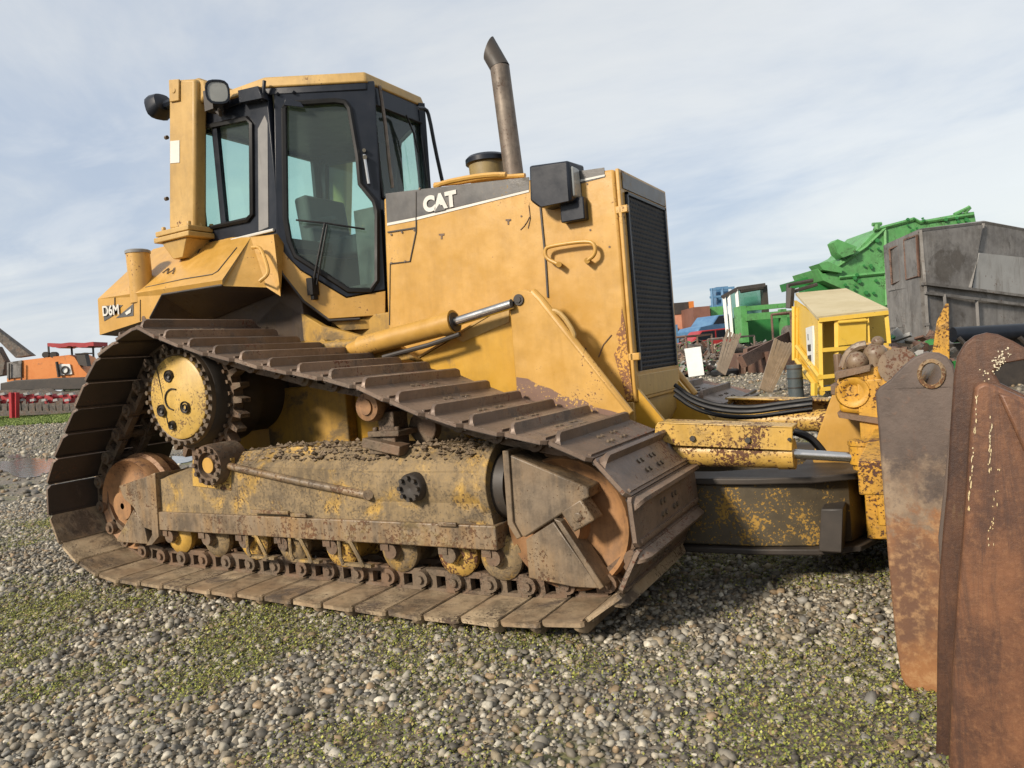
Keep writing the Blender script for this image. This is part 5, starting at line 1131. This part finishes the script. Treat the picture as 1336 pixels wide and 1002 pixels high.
for u in (-30, -8, 5, 18, 38, 62, 86): 
    slab(b, [(u - 4, 515), (u + 5, 514), (u + 7, 520), (u + 5, 526), (u - 4, 527)], 47, .5)
rod(b, [(-40, 521), (105, 517)], .10, 47.2); rod(b, [(16, 512), (17, 545)], .2, 46.6, 4); rod(b, [(22, 512), (22, 545)], .15, 46.6, 4); rod(b, [(-30, 512), (-30, 545)], .2, 46.6, 4); b.build('frame', M['red'], t)
b = MB()
for k in range(16): u = -36 + k * 9; c = W(u, 530, 47); b.cyl(c, c + RH * .05 + FH * .03, .3, n=16)
b.build('disc', M['scrap'], t)
b = MB()
for k in range(7): u = 0 + k * 15; slab(b, [(u, 513 + (k % 2)), (u + 5, 512), (u + 6, 515), (u, 516)], 46.8, .2); slab(b, [(u - 6, 521), (u - 1, 520), (u, 523), (u - 6, 524)], 46.7, .2)
b.build('bracket', M['steel_pale'], t)
b = MB(); rnd = random.Random(12); pts = []
for k in range(60):
    u = -420 + k * 10.5; pts.append((u, 509 + rnd.uniform(-2, 3)))
slab(b, pts + [(200, 535), (-420, 560)], 50.2, 1.0); b.build('scrap', M['scrap'], label='dark bank of stored farm iron behind the red harrow', cat='scrap', kind='stuff')
# long low hedge line closes the horizon
def hedge(name, label, u0, u1, D, h, seed):
    rnd = random.Random(seed); b = MB(); n = int((u1 - u0) / 1.6)
    for k in range(n * 5):
        u = u0 + (u1 - u0) * rnd.random(); c = W(u, 500, D); c.z = rnd.random() * h * (.6 + .4 * math.sin(u * .07 + seed) * math.sin(u * .023)); s_ = rnd.uniform(.25, .8) * h * .35
        R = Matrix.Rotation(rnd.uniform(0, PI), 3, 'Z') @ Matrix.Rotation(rnd.uniform(0, PI), 3, 'X')
        b.add([c + R @ Vector(v) * s_ for v in ((1, 0, 0), (0, 1, 0), (-1, 0, .2), (0, -1, 0), (0, 0, 1), (.2, 0, -1))], [(0, 1, 4), (1, 2, 4), (2, 3, 4), (3, 0, 4), (1, 0, 5), (2, 1, 5), (3, 2, 5), (0, 3, 5)])
    b.build(name, M['hedge'], label=label, cat='hedge', kind='stuff')
M['hedge'] = worn('hedge_leaves', (.035, .045, .028), (.07, .075, .045), chip=0, rough=.9, sc=.3)
hedge('hedge', 'distant dark hedge line behind the scrap yard', -900, 2300, 140, 3.2, 1)
# grass verge by the harrow
n = 26000; x0 = []; 
u = rng.uniform(-60, 112, n); v = 541 + rng.random(n) ** 1.2 * 13 - (u - 50) * .055
P = [PZ(float(a), float(c_)) for a, c_ in zip(u, v)]; P = np.array([tuple(p) for p in P]); hh = rng.uniform(.05, .16, n) * (P[:, 1] * 0 + 1); a = rng.random(n) * 2 * PI
w_ = np.stack([np.cos(a), np.sin(a), np.zeros(n)], 1) * .07; V_ = np.stack([P - w_, P + w_, P + np.stack([rng.normal(0, .04, n), rng.normal(0, .04, n), hh], 1)], 1).reshape(-1, 3)
me = bpy.data.meshes.new('grass'); me.vertices.add(n * 3); me.vertices.foreach_set('co', V_.ravel().astype(np.float32)); me.loops.add(n * 3); me.loops.foreach_set('vertex_index', np.arange(n * 3).astype(np.int32)); me.polygons.add(n); me.polygons.foreach_set('loop_start', (np.arange(n) * 3).astype(np.int32)); me.update(calc_edges=True)
me.materials.append(worn('grass_blades', (.13, .19, .04), (.20, .25, .06), chip=0, rough=.7)); o = bpy.data.objects.new('grass', me); C.objects.link(o); setp(o, label='strip of green grass in front of the harrow', cat='grass', kind='stuff')


# ================================================================== LIGHT, SKY
SUN_AZ = Vector((-.34, -.94, 0)).normalized(); ELEV = math.radians(30)
sd = Vector((SUN_AZ.x * math.cos(ELEV), SUN_AZ.y * math.cos(ELEV), math.sin(ELEV)))
ld = bpy.data.lights.new('sun', 'SUN'); ld.energy = 4.4; ld.angle = math.radians(8); ld.color = (1, .885, .74)
lo_ = bpy.data.objects.new('sun', ld); C.objects.link(lo_); lo_.rotation_euler = sd.to_track_quat('Z', 'Y').to_euler(); lo_.location = (0, 0, 20)
w = bpy.data.worlds.new('World'); scene.world = w; w.use_nodes = True; nt = w.node_tree; nn = nt.nodes; ll = nt.links
bg = nn['Background']; out = nn['World Output']
sky = nn.new('ShaderNodeTexSky'); sky.sky_type = 'NISHITA'; sky.sun_disc = False; sky.sun_elevation = ELEV; sky.sun_rotation = math.atan2(sd.x, sd.y); sky.dust_density = 1.5
ll.new(sky.outputs[0], bg.inputs[0]); bg.inputs[1].default_value = .13
tc = nn.new('ShaderNodeTexCoord'); sep = nn.new('ShaderNodeSeparateXYZ'); ll.new(tc.outputs['Generated'], sep.inputs[0])
def mth(op, a, b_=None, clamp=False):
    n = nn.new('ShaderNodeMath'); n.operation = op; n.use_clamp = clamp
    for i, x in enumerate((a, b_)):
        if x is None: continue
        if isinstance(x, (int, float)): n.inputs[i].default_value = x
        else: ll.new(x, n.inputs[i])
    return n.outputs[0]
zz = mth('ADD', mth('MAXIMUM', sep.outputs[2], 0), .16)
cb = nn.new('ShaderNodeCombineXYZ'); ll.new(mth('DIVIDE', sep.outputs[0], zz), cb.inputs[0]); ll.new(mth('DIVIDE', sep.outputs[1], zz), cb.inputs[1])
mp = nn.new('ShaderNodeMapping'); mp.inputs['Rotation'].default_value = (0, 0, .5); mp.inputs['Scale'].default_value = (.45, .65, 1); ll.new(cb.outputs[0], mp.inputs[0])
def wn(scale, det, rg=.55, off=0):
    n = nn.new('ShaderNodeTexNoise'); n.inputs['Scale'].default_value = scale; n.inputs['Detail'].default_value = det; n.inputs['Roughness'].default_value = rg; n.inputs['Distortion'].default_value = .6
    m2 = nn.new('ShaderNodeMapping'); m2.inputs['Location'].default_value = (off, off * .7, 0); ll.new(mp.outputs[0], m2.inputs[0]); ll.new(m2.outputs[0], n.inputs['Vector']); return n.outputs[0]
def ramp(x, lo, hi):
    n = nn.new('ShaderNodeMapRange'); n.interpolation_type = 'SMOOTHSTEP'; n.inputs['From Min'].default_value = lo; n.inputs['From Max'].default_value = hi; ll.new(x, n.inputs['Value']); return n.outputs[0]
def cmix(f, a, b_):
    n = nn.new('ShaderNodeMix'); n.data_type = 'RGBA'
    if isinstance(f, (int, float)): n.inputs[0].default_value = f
    else: ll.new(f, n.inputs[0])
    for i, x in ((6, a), (7, b_)):
        if isinstance(x, tuple): n.inputs[i].default_value = (*x, 1)
        else: ll.new(x, n.inputs[i])
    return n.outputs[2]
n1 = wn(.9, 8, .6, 2.3); n2 = wn(2.6, 6, .6, 7.1); n3 = wn(.35, 3, .5, 4.0)
ccol = cmix(ramp(n1, .34, .64), lin((186, 198, 215)), lin((234, 235, 233)))
ccol = cmix(mth('MULTIPLY', ramp(n2, .48, .72), .4), ccol, lin((240, 241, 240)))
cl = nn.new('ShaderNodeBackground'); ll.new(ccol, cl.inputs[0]); cl.inputs[1].default_value = .90
cover = mth('ADD', .80, mth('MULTIPLY', ramp(n3, .35, .6), .18))
mx = nn.new('ShaderNodeMixShader'); ll.new(cover, mx.inputs[0]); ll.new(bg.outputs[0], mx.inputs[1]); ll.new(cl.outputs[0], mx.inputs[2]); ll.new(mx.outputs[0], out.inputs['Surface'])
scene.view_settings.view_transform = 'Standard'; scene.view_settings.look = 'None'; scene.view_settings.gamma = 1; scene.view_settings.exposure = 0.26
scene.cycles.max_bounces = 6; scene.cycles.transparent_max_bounces = 12; scene.cycles.caustics_reflective = False; scene.cycles.caustics_refractive = False
